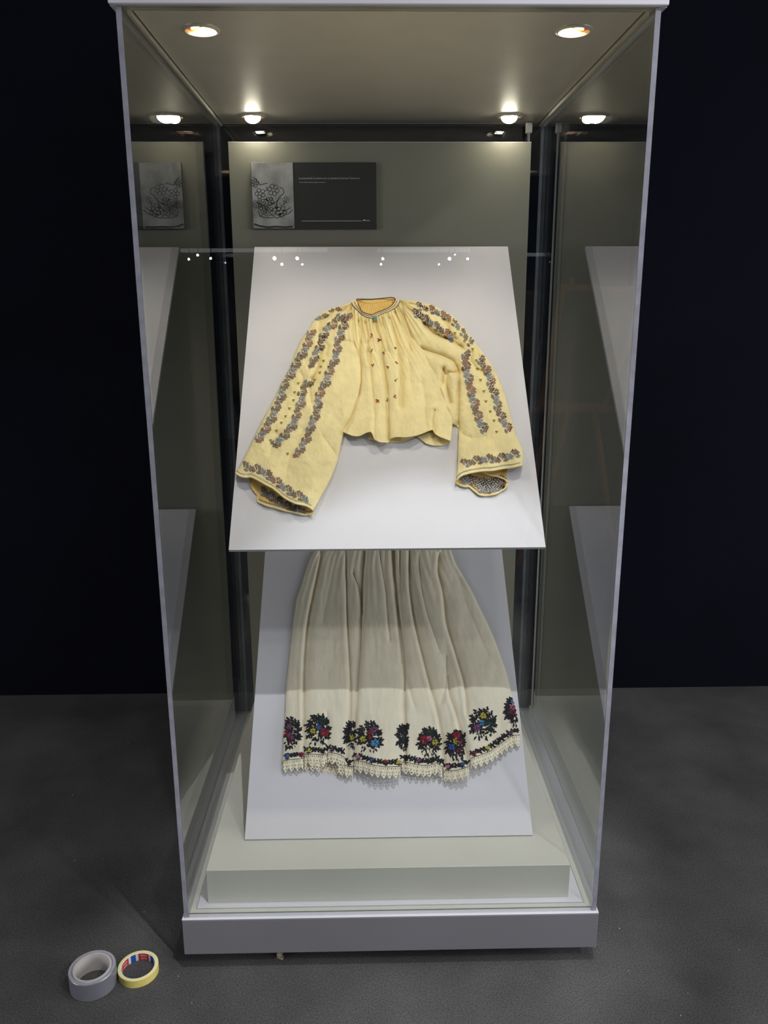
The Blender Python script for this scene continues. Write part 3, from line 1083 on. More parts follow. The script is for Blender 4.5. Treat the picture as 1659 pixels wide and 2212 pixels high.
slR_b = cB((757, 1828), (775, 1795), (820, 1762), (900, 1740), (1000, 1725), (1100, 1720), (1200, 1700), (1300, 1690), (1378, 1668))
bdL = cA((1160, 150), (1158, 300), (1165, 465), (1205, 560), (1230, 700), (1235, 880), (1210, 1020), (1170, 1150), (1130, 1250), (1085, 1330), (1075, 1352))
bdR = cB((234, 137), (300, 290), (360, 430), (432, 572), (470, 620), (540, 740), (600, 830), (650, 950), (690, 1060), (715, 1170), (725, 1270), (715, 1380), (705, 1440))
bdT = cN((205, 265), (230, 330), (300, 410), (370, 470), (440, 550), (520, 600), (600, 632), (690, 645), (760, 640), (830, 600), (900, 562), (1000, 522), (1100, 490),
         (1200, 440), (1290, 380), (1350, 310), (1372, 240))
bdB = np.concatenate([cA((1075, 1352), (1120, 1370), (1180, 1395), (1240, 1398), (1300, 1367), (1350, 1352), (1368, 1380), (1382, 1430), (1420, 1445), (1386 + 30, 1448)),
                      cB((40, 1453), (80, 1455), (132, 1458), (146, 1416), (200, 1403), (290, 1408), (380, 1392), (450, 1370), (500, 1347), (546, 1333), (556, 1370), (600, 1400), (705, 1440))])

# body back layer, body front
bk = cB((-60, 1430), (150, 1458), (240, 1455), (300, 1440), (385, 1400), (430, 1430), (480, 1468), (540, 1485), (620, 1488), (680, 1475), (708, 1438))
X, Y, Sg, Tg = coons(cB((-60, 1250), (-60, 1430)), cB((712, 1250), (708, 1438)), cB((-60, 1250), (712, 1250)), bk, 60, 140, 0.01, 0.01)
bl_back = Sheet(B1, X, Y, 0.0030 + 0.0035 * (np.sin(Tg * 19) * 0.5 + 0.5) * Sg).mesh('back_hem', m_yel, blouse)

X, Y, Sg, Tg = coons(bdL, bdR, bdT, bdB, 300, 260, 0.012, 0.004)
BF = [(cA((1240, 330), (1262, 480), (1240, 600), (1262, 750), (1245, 900), (1230, 1010)), .006, 4, 7, .002),
      (cA((1300, 340), (1330, 470), (1315, 560), (1330, 700)), .005, 3, 5, .002),
      (cA((1370, 340), (1390, 420), (1440, 500), (1475, 600)), .004, 3, 5, .002),
      (cA((1330, 620), (1350, 800), (1370, 1000), (1385, 1200), (1380, 1420)), .004, 4, 7, .002),
      (cB((5, 330), (20, 420), (62, 600), (100, 800), (118, 950), (125, 1150), (132, 1440)), .009, 8, 3.0, .002),
      (cB((75, 300), (70, 380), (100, 480), (130, 600)), .004, 3, 4, 0),
      (cB((150, 300), (175, 400), (215, 560), (240, 760), (240, 960), (235, 1120)), .008, 4, 9, .003),
      (cB((190, 240), (250, 360), (310, 480), (340, 600)), .005, 4, 6, .002),
      (cB((240, 230), (300, 360), (350, 470)), .004, 4, 6, 0),
      (cB((300, 620), (330, 760), (335, 950)), .003, 8, 12, 0),
      (cB((440, 900), (470, 1060), (480, 1300)), .004, 8, 12, 0),
      (cB((560, 1160), (545, 1260), (548, 1340)), .005, 4, 5, .002)]
H = 0.0065 + 0.0045 * puff(Tg, 6)
H += 2.1 * folds(X, Y, BF) + 0.006
gt = np.cos(2 * math.pi * (15 * Tg + 0.8 * vnoise(Tg * 8, Sg * 2, 7))) + 0.7 * np.cos(2 * math.pi * 24 * Tg + 1)
H += 0.0017 * gt * np.clip(1 - Sg * 2.6, 0, 1) + 0.0006 * gt * np.clip(1 - Sg * 1.2, 0, 1)
H += 0.0050 * fbm(X / 32, Y / 80, 31) + 0.0014 * fbm(X / 10, Y / 10, 41)
H += 0.006 * np.clip((Sg - 0.85) / 0.15, 0, 1) * np.cos(Tg * 21) * 0.5 + 0.010 * np.clip((Sg - 0.75) / 0.25, 0, 1)
H += 0.004 * np.clip(1 - Sg * 8, 0, 1)
H *= np.clip(Tg / 0.05, 0.45, 1)
H = np.maximum(H, 0.003)
bl = Sheet(B1, X, Y, H)
bl.mesh('front_body', m_yel, blouse, None, (0, 3))

# sleeves
X, Y, Sg, Tg = coons(slL_out, slL_in, cA((1200, 125), (1195, 150)), slL_b, 380, 230, 0.010, 0.008)
SF = [(cA((880, 300), (872, 400), (865, 520), (880, 620), (860, 760), (800, 860)), .006, 4, 8, .003),
      (cA((900, 480), (945, 560), (930, 640)), .004, 4, 6, .002),
      (cA((800, 870), (775, 960), (790, 1080)), .004, 4, 5, .002),
      (cA((690, 800), (720, 870), (700, 930)), .003, 4, 5, .001),
      (cA((720, 1350), (600, 1560), (560, 1720)), .004, 12, 16, 0),
      (cA((470, 1380), (400, 1560)), .003, 10, 12, 0),
      (cA((900, 1400), (1000, 1540), (1040, 1600)), .004, 10, 14, 0),
      (cA((1090, 500), (1190, 520), (1240, 640)), .004, 6, 8, 0),
      (cA((1060, 190), (990, 240), (900, 300)), .003, 3, 4, .001),
      (cA((1120, 190), (1050, 260), (960, 360)), .003, 3, 4, .001),
      (cA((1170, 190), (1120, 300), (1060, 400)), .003, 3, 4, .001)]
H = 0.010 + (0.013 + 0.005 * Sg) * puff(Tg, 3.0)
H += 2.1 * folds(X, Y, SF) + 0.0024 * np.cos(2 * math.pi * 8 * Tg + 1) * np.clip(1 - Sg * 3.2, 0, 1)
H += 0.0060 * fbm(X / 45, Y / 60, 51) + 0.0016 * fbm(X / 12, Y / 12, 61)
H += 0.004 * np.clip((Sg - 0.86) / 0.14, 0, 1) * (1 + np.cos(Tg * 16))
H *= np.clip(Sg / 0.05, 0.5, 1)
H = np.maximum(H, 0.003)
slL = Sheet(B1, X, Y, H)
slL.mesh('sleeve', m_yel, blouse, None, (4, 4))
X, Y, Sg, Tg = coons(slR_out[::1], slR_in, cB((238, 120), (236, 150)), slR_b[::-1], 380, 230, 0.010, 0.008)
SF = [(cB((490, 350), (550, 425), (640, 470), (720, 500), (820, 562)), .009, 7, 4, .003),
      (cB((640, 310), (690, 370), (700, 430), (760, 490)), .006, 5, 5, .002),
      (cB((440, 575), (540, 610), (640, 640), (740, 690), (795, 790)), .006, 8, 5, .003),
      (cB((640, 770), (655, 850), (682, 960), (702, 1080)), .008, 5, 6, .003),
      (cB((640, 900), (690, 800), (760, 800)), .006, 5, 6, .002),
      (cB((792, 800), (790, 1000), (787, 1200), (783, 1330)), .006, 7, 3, 0),
      (cB((910, 620), (905, 700), (960, 770), (1020, 800)), .005, 6, 9, .002),
      (cB((960, 570), (975, 650), (1000, 720)), .004, 4, 6, .002),
      (cB((1110, 800), (1090, 900), (1130, 1000)), .003, 5, 7, .001),
      (cB((330, 150), (470, 200), (620, 280), (700, 340)), .004, 4, 6, .002),
      (cB((300, 190), (400, 270), (480, 380)), .004, 4, 6, .002),
      (cB((820, 1380), (900, 1420), (1040, 1400)), .003, 8, 12, 0)]
H = 0.010 + (0.013 + 0.005 * Sg) * puff(Tg, 3.0)
H += 2.7 * folds(X, Y, SF) + 0.0024 * np.cos(2 * math.pi * 8 * Tg + 1) * np.clip(1 - Sg * 3.2, 0, 1)
H += 0.0066 * fbm(X / 38, Y / 48, 71) + 0.0016 * fbm(X / 12, Y / 12, 81)
H += 0.004 * np.clip((Sg - 0.86) / 0.14, 0, 1) * (1 + np.cos(Tg * 14))
H *= np.clip(Sg / 0.05, 0.5, 1)
H = np.maximum(H, 0.003)
slR = Sheet(B1, X, Y, H)
slR.mesh('sleeve', m_yel, blouse, None, (4, 3))

# the far half of each cuff, seen through the open sleeve end
cfL_b = cA((150, 1778), (212, 1800), (222, 1860), (240, 1900), (288, 1960), (290, 2012), (380, 2050), (450, 2068), (540, 2095), (640, 2115), (720, 2135), (806, 2132))
cfL_t = cA((150, 1760), (230, 1765), (300, 1800), (430, 1870), (530, 1955), (650, 2020), (770, 2045), (806, 2085))
X, Y, Sg, Tg = coons(np.array([cfL_t[0], cfL_b[0]]), np.array([cfL_t[-1], cfL_b[-1]]), cfL_t, cfL_b, 40, 150, 0.01, 0.006)
cuL = Sheet(B1, X, Y, 0.0035 + 0.003 * np.sin(Tg * 14) ** 2 * Sg + 0.006 * np.clip((Tg - 0.93) / 0.07, 0, 1))
cuL.mesh('cuff_lining', m_yel2, blouse)
cfR_b = cB((759, 1832), (800, 1860), (850, 1872), (880, 1866), (920, 1900), (980, 1948), (1040, 1956), (1130, 1940), (1220, 1890), (1246, 1832))
cfR_t = cB((759, 1820), (800, 1770), (900, 1735), (1000, 1715), (1100, 1710), (1200, 1692), (1242, 1690))
X, Y, Sg, Tg = coons(np.array([cfR_t[0], cfR_b[0]]), cB((1242, 1690), (1232, 1770), (1246, 1832)), cfR_t, cfR_b, 50, 120, 0.01, 0.01)
cuR = Sheet(B1, X, Y, 0.0035 + 0.003 * np.sin(Tg * 11) ** 2 * Sg + 0.006 * np.clip((np.abs(2 * Tg - 1) - 0.88) / 0.12, 0, 1))
cuR.mesh('cuff_lining', m_yel2, blouse)


def hs(sh, pts, n=60, add=0.0):
    q = resamp(pts, n, 0.02)
    return sh.h(q[:, 0], q[:, 1] - 1.0) + add


edge_tube(B1, slL_b, hs(slL, slL_b), 0.0019, 'cuff_edging', m_yel, blouse)
edge_tube(B1, slR_b, hs(slR, slR_b), 0.0019, 'cuff_edging', m_yel, blouse)
edge_tube(B1, cfL_b[4:], hs(cuL, cfL_b[4:], 60, 0.0008), 0.0024, 'cuff_edging', m_yel, blouse)
edge_tube(B1, cfR_b, hs(cuR, cfR_b, 60, 0.0008), 0.0024, 'cuff_edging', m_yel, blouse)
lip = cB((1010, 1735), (1070, 1762), (1150, 1775), (1215, 1800), (1244, 1832))
edge_tube(B1, lip, 0.011, 0.0022, 'cuff_edging', m_yel, blouse)
edge_tube(B1, bdB, hs(bl, bdB, 90, 0.0002), 0.0009, 'hem_stitching', m_yel, blouse, 90)

BM = [m_brown, m_bluegrey, m_white_t, m_rust, m_yel, m_drk, m_turq]


def cluster(st, x, y, a, c, k=1.0, lift=0.0008):
    """a grape-like lattice of ringed stitches"""
    ca, sa = math.cos(a), math.sin(a)
    for i in (-1.0, 0, 1.0):
        for j in (-1.5, -0.5, 0.5, 1.5):
            if abs(i) > 0.5 and abs(j) > 1.2 and (i * j > 0):
                continue
            u, v = j * 3.7 * k, i * 3.5 * k
            px, py = x + u * ca - v * sa, y + u * sa + v * ca
            st.dot(px, py, 1.95 * k, c, lift, 8)
            st.diamond(px, py, 0.78 * k, a, 2, lift + 0.0004)


def band(sh, pts, name='embroidered_band', step=13.0, k=1.0, dense=False, width=6.4):
    k *= 1.18
    st = Stitch(sh)
    Ln = np.linalg.norm(np.diff(pts, axis=0), axis=1).sum()
    n = max(2, int(Ln / step))
    q = resamp(pts, n * 6 + 1, 0.02)
    T = np.gradient(q, axis=0)
    for i in range(n):
        p_ = q[i * 6 + 3]
        t = T[i * 6 + 3] / (np.linalg.norm(T[i * 6 + 3]) + 1e-9)
        nn = np.array([-t[1], t[0]])
        a = math.atan2(t[1], t[0])
        sd = 1 if i % 2 else -1
        # pale zigzag ground line between the clusters
        st.line([p_ - t * step * 0.55 - nn * width * sd, p_ - t * step * 0.2 + nn * width * 0.9 * sd, p_ + t * step * 0.1 - nn * width * 1.1 * sd,
                 p_ + t * step * 0.45 - nn * width * 0.2 * sd], 1.5, 2, 0.0006)
        col = 1 if i % 4 == 3 else (3 if rnd.random() < 0.22 else 0)
        if dense:
            col = rnd.choice((0, 5, 0, 1))
        c_ = p_ + nn * width * 0.40 * sd
        cluster(st, c_[0], c_[1], a + 0.95 * (1 if not i % 4 < 2 else 1), col, k)
        if i % 2 == 0:
            d_ = p_ - nn * width * 1.25 * sd + t * step * 0.3
            cluster(st, d_[0], d_[1], a + 0.4, 1 if i % 4 == 0 else 0, k * 0.55)
    st.build(name, BM, blouse)


band(slL, cA((1075, 185), (1000, 215), (940, 245), (880, 278), (840, 325)), k=0.8)
band(slL, cA((805, 400), (775, 490), (745, 590), (700, 650), (660, 710), (620, 800), (565, 870), (535, 940), (515, 1050), (465, 1130), (445, 1210), (395, 1280), (370, 1340), (315, 1410), (280, 1445)))
band(slL, cA((1100, 260), (1040, 310), (990, 360), (930, 410), (905, 470), (880, 560), (840, 620), (820, 690), (800, 760)))
band(slL, cA((790, 880), (740, 930), (705, 1000), (715, 1060), (680, 1130), (655, 1220), (640, 1280), (590, 1340), (540, 1400), (490, 1450), (440, 1490)))
band(slL, cA((1150, 240), (1130, 290), (1100, 360), (1070, 440), (1045, 520), (1040, 580), (1030, 660), (1000, 730), (960, 800), (950, 880), (905, 940), (870, 1010), (860, 1080),
             (855, 1170), (820, 1240), (790, 1320), (770, 1400), (730, 1460), (690, 1530), (650, 1600)))
band(slL, cA((150, 1665), (215, 1690), (290, 1700), (360, 1730), (430, 1790), (500, 1840), (560, 1890), (650, 1940), (730, 1970), (765, 1985)), 'cuff_embroidery')
band(slR, cB((385, 170), (450, 185), (530, 205), (600, 235), (640, 262), (690, 268), (740, 315), (790, 370), (835, 425), (875, 480), (912, 535)), k=0.85)
band(slR, cB((985, 655), (1015, 720), (1055, 780), (1090, 850), (1092, 930), (1120, 980), (1148, 1050), (1152, 1110), (1172, 1170), (1200, 1230), (1232, 1285), (1265, 1345)))
band(slR, cB((350, 235), (410, 250), (460, 270), (480, 305), (535, 335), (585, 372), (640, 402), (690, 450), (740, 495)), k=0.95)
band(slR, cB((852, 600), (860, 680), (856, 750), (872, 820), (890, 880), (902, 960), (920, 1030), (940, 1090), (955, 1160), (980, 1230), (1005, 1290), (1040, 1345)), k=1.1)
band(slR, cB((815, 1655), (900, 1632), (980, 1612), (1060, 1602), (1140, 1608), (1200, 1592), (1270, 1570), (1345, 1548)), 'cuff_embroidery')
band(cuL, cA((320, 1900), (400, 1950), (480, 1995), (560, 2040), (640, 2070), (730, 2090)), 'lining_embroidery', 10, 1.0, True)
band(cuR, cB((810, 1800), (880, 1800), (950, 1820), (1030, 1830), (1110, 1830), (1200, 1800)), 'lining_embroidery', 8, 1.2, True)
band(cuR, cB((960, 1880), (1040, 1895), (1120, 1880), (1190, 1850)), 'lining_embroidery', 8, 1.0, True)

for sh, edge in ((slL, slL_b), (slR, slR_b), (cuL, cfL_b[5:]), (cuR, cfR_b[3:-1])):   # chevron stitches along the cuffs
    st = Stitch(sh)
    q = resamp(edge, 90, 0.02)
    for k in range(2, 88, 2):
        x, y = q[k]
        y -= 6.5
        for dy in (-1.6, 1.6):
            st.line([(x - 1.4, y + dy), (x, y + dy * 0.4), (x + 1.2, y)], 0.8, 0)
    st.build('chevron_stitching', [m_bluegrey], blouse)

for i, (cf, sh, L) in enumerate(((cA, slL, ((905, 690), (880, 745), (870, 800), (820, 870), (670, 900), (635, 985), (625, 1060), (585, 1135), (550, 1210), (510, 1270), (465, 1345), (410, 1435), (570, 1560))),
                                 (cB, slR, ((750, 430), (840, 505), (915, 580), (950, 685), (960, 765), (990, 870), (1020, 975), (1040, 1070), (1080, 1165), (1115, 1250), (1140, 1355))))):
    for x, y in cf(*L):
        st = Stitch(sh)
        st.dot(x - 1.5, y - 0.5, 1.7, 0)
        st.dot(x + 1.6, y - 0.8, 1.6, 0)
        st.dot(x, y + 1.8, 1.8, 0)
        st.build('green_motif', [m_green], blouse)
for cf, L in ((cA, ((1355, 455, 0), (1430, 495, 0), (1355, 590, 1), (1465, 620, 1), (1370, 725, 0), (1410, 1065, 0))),
              (cB, ((40, 495, 0), (80, 615, 1), (195, 575, 1), (200, 705, 0), (120, 760, 2), (198, 875, 1), (25, 1070, 0), (190, 1035, 0), (116, 1060, 1)))):
    for x, y, c in L:
        px, py = cf((x, y))[0]
        st = Stitch(bl)
        for k in range(5):
            st.leaf(px + rnd.uniform(-1.6, 1.6), py + rnd.uniform(-3, 3), rnd.uniform(0, 6.28), 4.0 if c != 1 else 3.2, 2.4 if c != 1 else 1.4, 0)
        st.build('chest_motif', [(m_redt, m_piping, m_rust)[c]], blouse)

# collar: inner back of the neck, stand-up band, piping, zigzag edging and the blue fastening
pipe = cN((330, 190), (360, 176), (500, 178), (700, 180), (900, 165), (1050, 146), (1150, 136), (1230, 146), (1266, 180), (1240, 240), (1190, 310), (1120, 370), (1000, 430),
          (880, 470), (780, 512), (720, 548), (680, 552), (560, 520), (470, 480), (420, 400), (370, 300), (335, 225))
nkT = cN((335, 195), (360, 178), (500, 180), (700, 182), (900, 167), (1050, 148), (1150, 138), (1230, 148), (1262, 182))
nkB = cN((335, 215), (370, 300), (420, 400), (470, 480), (560, 520), (680, 552), (780, 512), (880, 470), (1000, 430), (1120, 370), (1190, 310), (1240, 240), (1262, 190))
X, Y, Sg, Tg = coons(np.array([nkT[0], nkB[0]]), np.array([nkT[-1], nkB[-1]]), nkT, nkB, 50, 140, 0.01, 0.01, False)
H = 0.010 - 0.005 * np.clip(Sg * 3, 0, 1) + 0.0010 * np.cos(Tg * 130) * np.clip(Sg * 4 - 0.8, 0, 1) + 0.0016 * np.exp(-((Sg - 0.25) / 0.06) ** 2)
Sheet(B1, X, Y, H).mesh('neck_lining', m_yel2, blouse)
inL = cN((325, 200), (335, 225), (370, 300), (420, 400), (470, 480), (560, 520), (680, 550), (745, 545))
ouL = cN((205, 262), (230, 330), (300, 410), (370, 470), (440, 550), (520, 600), (600, 632), (720, 648))
inR = cN((1268, 182), (1240, 240), (1190, 310), (1120, 370), (1000, 430), (880, 470), (780, 512), (735, 550))
ouR = cN((1375, 225), (1350, 310), (1290, 380), (1200, 440), (1100, 490), (1000, 522), (900, 562), (790, 625))
col = None
for inn, out in ((inL, ouL), (inR, ouR)):
    a, c = resamp(inn, 70, 0.03), resamp(out, 70, 0.03)
    k = np.linspace(0, 1, 10)[:, None]
    X = a[None, :, 0] * (1 - k) + c[None, :, 0] * k
    Y = a[None, :, 1] * (1 - k) + c[None, :, 1] * k
    sh = Sheet(B1, X, Y, 0.0175 - 0.004 * k + 0.0012 * np.sin(k * math.pi) + 0 * X)
    co = sh.mesh('collar_band', m_yel, blouse)
    st = Stitch(sh)
    for i in range(3, 68, 4):
        x, y = a[i] * 0.62 + c[i] * 0.38
        st.diamond(x, y, 1.5, 0.4, (0, 3, 1, 0)[i // 4 % 4], 0.0006)
        x, y = a[i + 1] * 0.42 + c[i + 1] * 0.58
        st.diamond(x, y, 1.0, 0.0, 2, 0.0006)
    st.build('collar_embroidery', BM, co)
    z = [(c[i] * (0.86 if (i // 2) % 2 else 1.0) + a[i] * (0.14 if (i // 2) % 2 else 0.0)) for i in range(0, 70, 2)]
    zz = np.array(z)
    MB().tube([tuple(v) for v in B1.at(zz[:, 0], zz[:, 1], np.full(len(zz), 0.0150))], 0.0008, 6).build('zigzag_edging', m_piping, co)
q = resamp(np.concatenate([pipe, pipe[:1]]), 121, 0.0)[:-1]
hp = np.where(np.arange(120) < 40, 0.0115, 0.0180)
hp = np.convolve(np.concatenate([hp[-8:], hp, hp[:8]]), np.ones(17) / 17, 'valid')
MB().tube([tuple(v) for v in B1.at(q[:, 0], q[:, 1], hp)], 0.00115, 8, closed=True).build('neck_piping', m_piping, blouse, smooth=True)
bx_, by_ = cN((770, 622))[0]
ff = MB()
cpt = Vector(B1.at(np.array(bx_), np.array(by_), 0.0185))
ff.lathe([(0.0001, 0.0022), (0.0028, 0.0018), (0.0045, 0.0), (0.0001, -0.001)], cpt, tuple(B1.n), n=12, closed=False)
for k in range(6):
    an = k * math.pi / 3
    u = Vector((1, 0, 0)) * math.cos(an) + Vector(B1.d) * math.sin(an)
    ff.lathe([(0.0001, 0.0012), (0.0016, 0.0006), (0.0001, -0.0006)], cpt + u * 0.0048, tuple(B1.n), n=8, closed=False)
ff.build('blue_fastening', m_turq, blouse, smooth=True)

# ------------------------------------------------------------------ tape rolls on the carpet
m_duct = mat('silver_tape', S(146, 148, 156), 0.33, metal=0.35, var=0.04, vscale=30)
m_ductside = mat('silver_tape_side', S(182, 184, 190), 0.5, metal=0.1, var=0.06, vscale=60)
m_core = mat('cardboard_core', S(206, 203, 196), 0.7, var=0.05, vscale=40)
m_mask = mat('yellow_tape', S(226, 212, 120), 0.6, var=0.04, vscale=40)
m_maskside = mat('yellow_tape_side', S(248, 240, 170), 0.6, var=0.03, vscale=60)
m_red = mat('core_red', S(205, 62, 56), 0.5, var=0.03)
m_blue = mat('core_blue', S(28, 96, 178), 0.5, var=0.03)
m_corewhite = mat('core_white', S(238, 234, 238), 0.5, var=0.02)


def ring(prof, c, name, materials, parent, mids, n=96):
    m = MB()
    m.lathe(prof, c, n=n)
    k = len(prof)
    m.m = [mids[i // n] for i in range(k * n)]
    o_ = m.build(name, materials, parent)
    auto_smooth(o_, 30)
    return o_


DC = (-0.7185, -0.0366, 0.0)
t1 = thing('duct_tape_roll', DC, 'wide roll of silver grey tape lying on the dark carpet', 'tape roll')
R, Hh = 0.0545, 0.0484
ring([(0.0445, 0.0015), (0.0535, 0.0005), (R, 0.0015), (R, Hh - 0.0025), (0.0535, Hh - 0.001), (0.0478, Hh - 0.0012), (0.0472, Hh - 0.003), (0.0445, Hh - 0.003)],
     DC, 'tape_winding', [m_ductside, m_duct], t1, [0, 1, 1, 1, 0, 0, 0, 0])
ring([(0.0405, 0.0005), (0.0444, 0.0005), (0.0444, Hh), (0.0405, Hh)], DC, 'cardboard_core', m_core, t1, [0, 0, 0, 0])
YC = (-0.6193, -0.0059, 0.0)
t2 = thing('masking_tape_roll', YC, 'narrow roll of pale yellow tape with red and blue printed core', 'tape roll')
R, Hh = 0.0481, 0.0216
ring([(0.0412, 0.0003), (0.0476, 0.0003), (R, 0.001), (R, Hh - 0.001), (0.0474, Hh), (0.0412, Hh)],
     YC, 'tape_winding', [m_maskside, m_mask], t2, [0, 1, 1, 1, 0, 0])
cm = MB()
n = 120
RI, RO = 0.0392, 0.0411
cm.lathe([(RI, 0.0004), (RO, 0.0004), (RO, Hh - 0.0012), (RI, Hh - 0.0012)], YC, n=n)


def core_col(k):                                  # printed stripes round the inside of the core
    a = ((k / n * 360) + 8) % 74
    if a < 38:
        return 1
    if a < 46:
        return 0
    if a < 64:
        return 2
    return 0


cm.m = [0] * (3 * n) + [core_col(k) for k in range(n)]
core = cm.build('printed_core', [m_corewhite, m_red, m_blue], t2)
auto_smooth(core, 30)
for ctr in [(0 + 19 - 8) + 74 * j for j in range(5)]:
    for row in (0, 1):
        def bend(x, y, xm, ctr=ctr, row=row):
            a = math.radians(ctr) - (x - xm / 2) / RI
            return (YC[0] + (RI - 0.0003) * math.cos(a), YC[1] + (RI - 0.0003) * math.sin(a), 0.0034 + row * 0.0085 + y)
        text_mesh('tesa', 0.0095, m_corewhite, core, 'core_lettering', bend)

m_scrap = mat('scrap_paper', S(196, 190, 160), 0.8, var=0.05)
sx_, sy_ = -0.274, 0.034
prof = [(0.0075, 0.0), (0.0072, 0.0), (0.0045, 0.0115), (0.0049, 0.0115)]
sp = MB().lathe([(r, h) for r, h in prof], (sx_, sy_, 0.0055), (-0.75, 0.3, 0.28), n=18)
sp.add([(sx_ - 0.013, sy_ - 0.002, 0.0006), (sx_ + 0.004, sy_ - 0.009, 0.0006), (sx_ + 0.006, sy_ + 0.004, 0.0012), (sx_ - 0.010, sy_ + 0.008, 0.0030)],
       [(0, 1, 2, 3)])
tag(sp.build('paper_scrap', m_scrap, base=(-0.274, 0.034, 0.0)), 'small folded cream scrap on the carpet under the case edge', 'paper scrap')
m_lint = mat('lint', S(170, 170, 172), 0.9, var=0.1)
ln = MB()
for (x, y) in [(-0.84, 0.42), (-0.66, 0.20), (-0.98, 0.75), (-0.47, -0.10), (-0.52, -0.02), (-0.44, -0.17), (0.62, 0.05), (0.58, -0.03),
               (0.60, 0.11), (0.70, -0.10), (0.88, 0.03), (0.57, 0.26), (0.66, -0.16), (-0.75, 0.35)] + \
              [(random.uniform(-1.3, 1.2), random.uniform(-0.3, 1.1)) for _ in range(14)]:
    if abs(x) < 0.52 and y > -0.02:
        continue
    r = random.uniform(0.0007, 0.0018)
    a = random.uniform(0, 3.14)
    c, s_ = math.cos(a), math.sin(a)
    ln.add([(x + r * 1.6 * c, y + r * 1.6 * s_, 0.001), (x - r * s_, y + r * c, 0.001), (x - r * 1.6 * c, y - r * 1.6 * s_, 0.001),
            (x + r * s_, y - r * c, 0.001), (x, y, 0.0028), (x, y, 0.0002)],
           [(0, 1, 4), (1, 2, 4), (2, 3, 4), (3, 0, 4), (1, 0, 5), (2, 1, 5), (3, 2, 5), (0, 3, 5)])
lo = tag(ln.build('carpet_lint', m_lint), 'pale specks of lint scattered over the dark carpet', 'lint')
lo['kind'] = 'stuff'

# ------------------------------------------------------------------ hall lamps behind the viewer, seen as reflections in the front glass
m_hall = mat('hall_lamp_lens', S(255, 255, 255), 0.3, emit=(0.95, 0.97, 1.0, 1), estr=60.0)
m_black = mat('black_metal', S(20, 20, 21), 0.5, var=0.05)
m_strip = mat('light_strip', S(240, 240, 240), 0.4, emit=(0.95, 0.97, 1.0, 1), estr=0.9)


def mirrored(px, py, ydist):
    D = fwd + rgt * (px - IW / 2) / F_PX - upv * (py - IH / 2) / F_PX
    k = (-ydist - CAM[1]) / D[1]
    p_ = CAM + D * k
    return Vector((p_[0], ydist, p_[2]))


for (px, py, r) in [(593, 558, 0.045), (642, 558, 0.04), (827, 559, 0.035), (971, 559, 0.042), (1010, 559, 0.03), (609, 571, 0.03),
                    (653, 571, 0.025), (823, 571, 0.025), (948, 571, 0.022), (408, 560, 0.03), (427, 551, 0.03), (455, 558, 0.03), (983, 550, 0.02)]:
    c = mirrored(px, py, -18.0 if py < 565 else -16.5)
    L = thing('hall_spotlight', tuple(c), 'black hanging spotlight far across the hall, mirrored in the front glass', 'spotlight', 'far hall spotlights')
    MB().lathe([(0.0001, 0.0), (r * 0.9, 0.0), (r * 0.9, 0.004), (0.0001, 0.004)], c + Vector((0, 0.012, 0)), (0, 1, 0), n=20, closed=False).build('lens', m_hall, L)
    auto_smooth(MB().lathe([(r, 0.02), (r * 1.15, 0.02), (r * 1.15, -0.14), (r * 0.6, -0.2), (0.0001, -0.2), (0.0001, -0.19), (r, -0.1)],
                           c, (0, 1, 0), n=20).build('housing', m_black, L), 40)
    MB().tube([c + Vector((0, -0.08, r)), Vector((c.x, c.y - 0.08, ZC))], 0.008, 6).build('drop_rod', m_black, L)
for (xa, xb) in ((390, 707), (815, 1016)):
    a, b_ = mirrored(xa, 545, -18.6), mirrored(xb, 536, -18.6)
    L = thing('light_strip', ((a.x + b_.x) / 2, -18.6, a.z), 'long pale light strip hanging across the hall, mirrored in the front glass', 'strip light', 'far light strips')
    MB().box(a.x, b_.x, -18.65, -18.6, a.z, b_.z).build('diffuser', m_strip, L)
    for x in (a.x + 0.2, b_.x - 0.2):
        MB().tube([(x, -18.62, b_.z), (x, -18.62, ZC)], 0.006, 6).build('drop_rod', m_black, L)

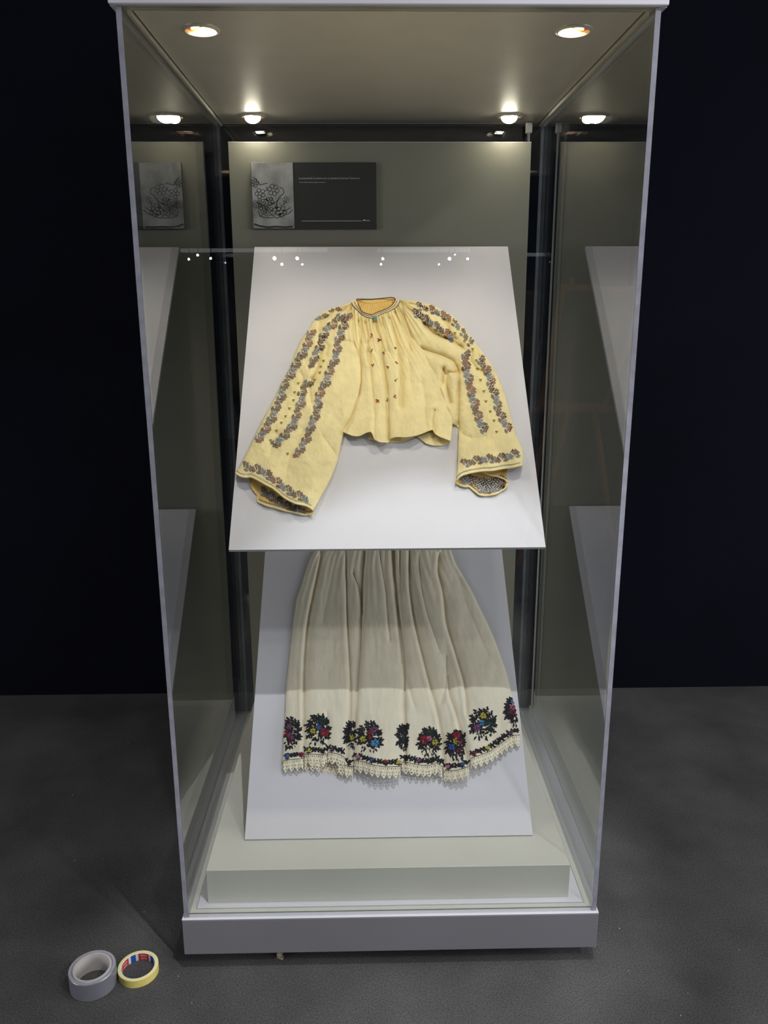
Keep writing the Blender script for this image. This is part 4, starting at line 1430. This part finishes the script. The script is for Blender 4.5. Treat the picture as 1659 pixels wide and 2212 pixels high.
# framed panel on a wooden easel behind the viewer, seen only as a faint reflection
m_wood = mat('warm_pine', S(176, 120, 62), 0.5, var=0.2, vscale=14, bump=0.2, bscale=90)
m_picture = mat('dull_picture', S(96, 92, 70), 0.7, var=0.2, vscale=9)
YE = -3.2
tl, bl_, br_ = mirrored(1211, 613, YE - 0.14), mirrored(1166, 879, YE), mirrored(1310, 886, YE)
tr_ = br_ + (tl - bl_) + Vector((0.16, 0, 0))
nrm = (br_ - bl_).cross(tl - bl_).normalized()
if nrm.y < 0:
    nrm = -nrm


def slab(a, b_, c, d, back, thick):
    P = [p_ + nrm * back for p_ in (a, b_, c, d)] + [p_ + nrm * (back - thick) for p_ in (a, b_, c, d)]
    return MB().add(P, [(0, 1, 2, 3), (7, 6, 5, 4), (0, 4, 5, 1), (1, 5, 6, 2), (2, 6, 7, 3), (3, 7, 4, 0)])


def lerp4(u, v):
    return (bl_ * (1 - u) + br_ * u) * (1 - v) + (tl * (1 - u) + tr_ * u) * v


pict = thing('framed_picture', tuple((bl_ + br_) / 2), 'wood framed picture leaning on an easel, mirrored in the front glass', 'picture')
for (u0, u1, v0, v1) in ((0, 0.07, 0, 1), (0.93, 1, 0, 1), (0.07, 0.93, 0, 0.05), (0.07, 0.93, 0.95, 1)):
    slab(lerp4(u0, v0), lerp4(u1, v0), lerp4(u1, v1), lerp4(u0, v1), 0.0, 0.03).build('frame_bar', m_wood, pict)
slab(lerp4(0.07, 0.05), lerp4(0.93, 0.05), lerp4(0.93, 0.95), lerp4(0.07, 0.95), -0.012, 0.01).build('picture_sheet', m_picture, pict)
ez = bl_.z
ea = thing('wooden_easel', ((bl_.x + br_.x) / 2, YE, 0), 'wooden easel carrying the framed picture, mirrored in the front glass', 'easel')
MB().box(bl_.x - 0.05, br_.x + 0.05, YE - 0.06, YE + 0.02, ez - 0.035, ez - 0.004).build('ledge', m_wood, ea)
for x, dx in ((bl_.x + 0.06, -0.16), (br_.x - 0.06, 0.16)):
    MB().tube([(x + dx, YE + 0.06, 0.0), (x, YE - 0.03, ez - 0.036)], 0.018, 6).build('leg', m_wood, ea)
xm = (bl_.x + br_.x) / 2
MB().tube([(xm, YE - 0.75, 0.0), (xm, YE - 0.10, ez - 0.03)], 0.018, 6).build('leg', m_wood, ea)
MB().tube([(xm, YE - 0.10, ez - 0.03), (xm, YE - 0.20, ez + 0.75)], 0.016, 6).build('mast', m_wood, ea)
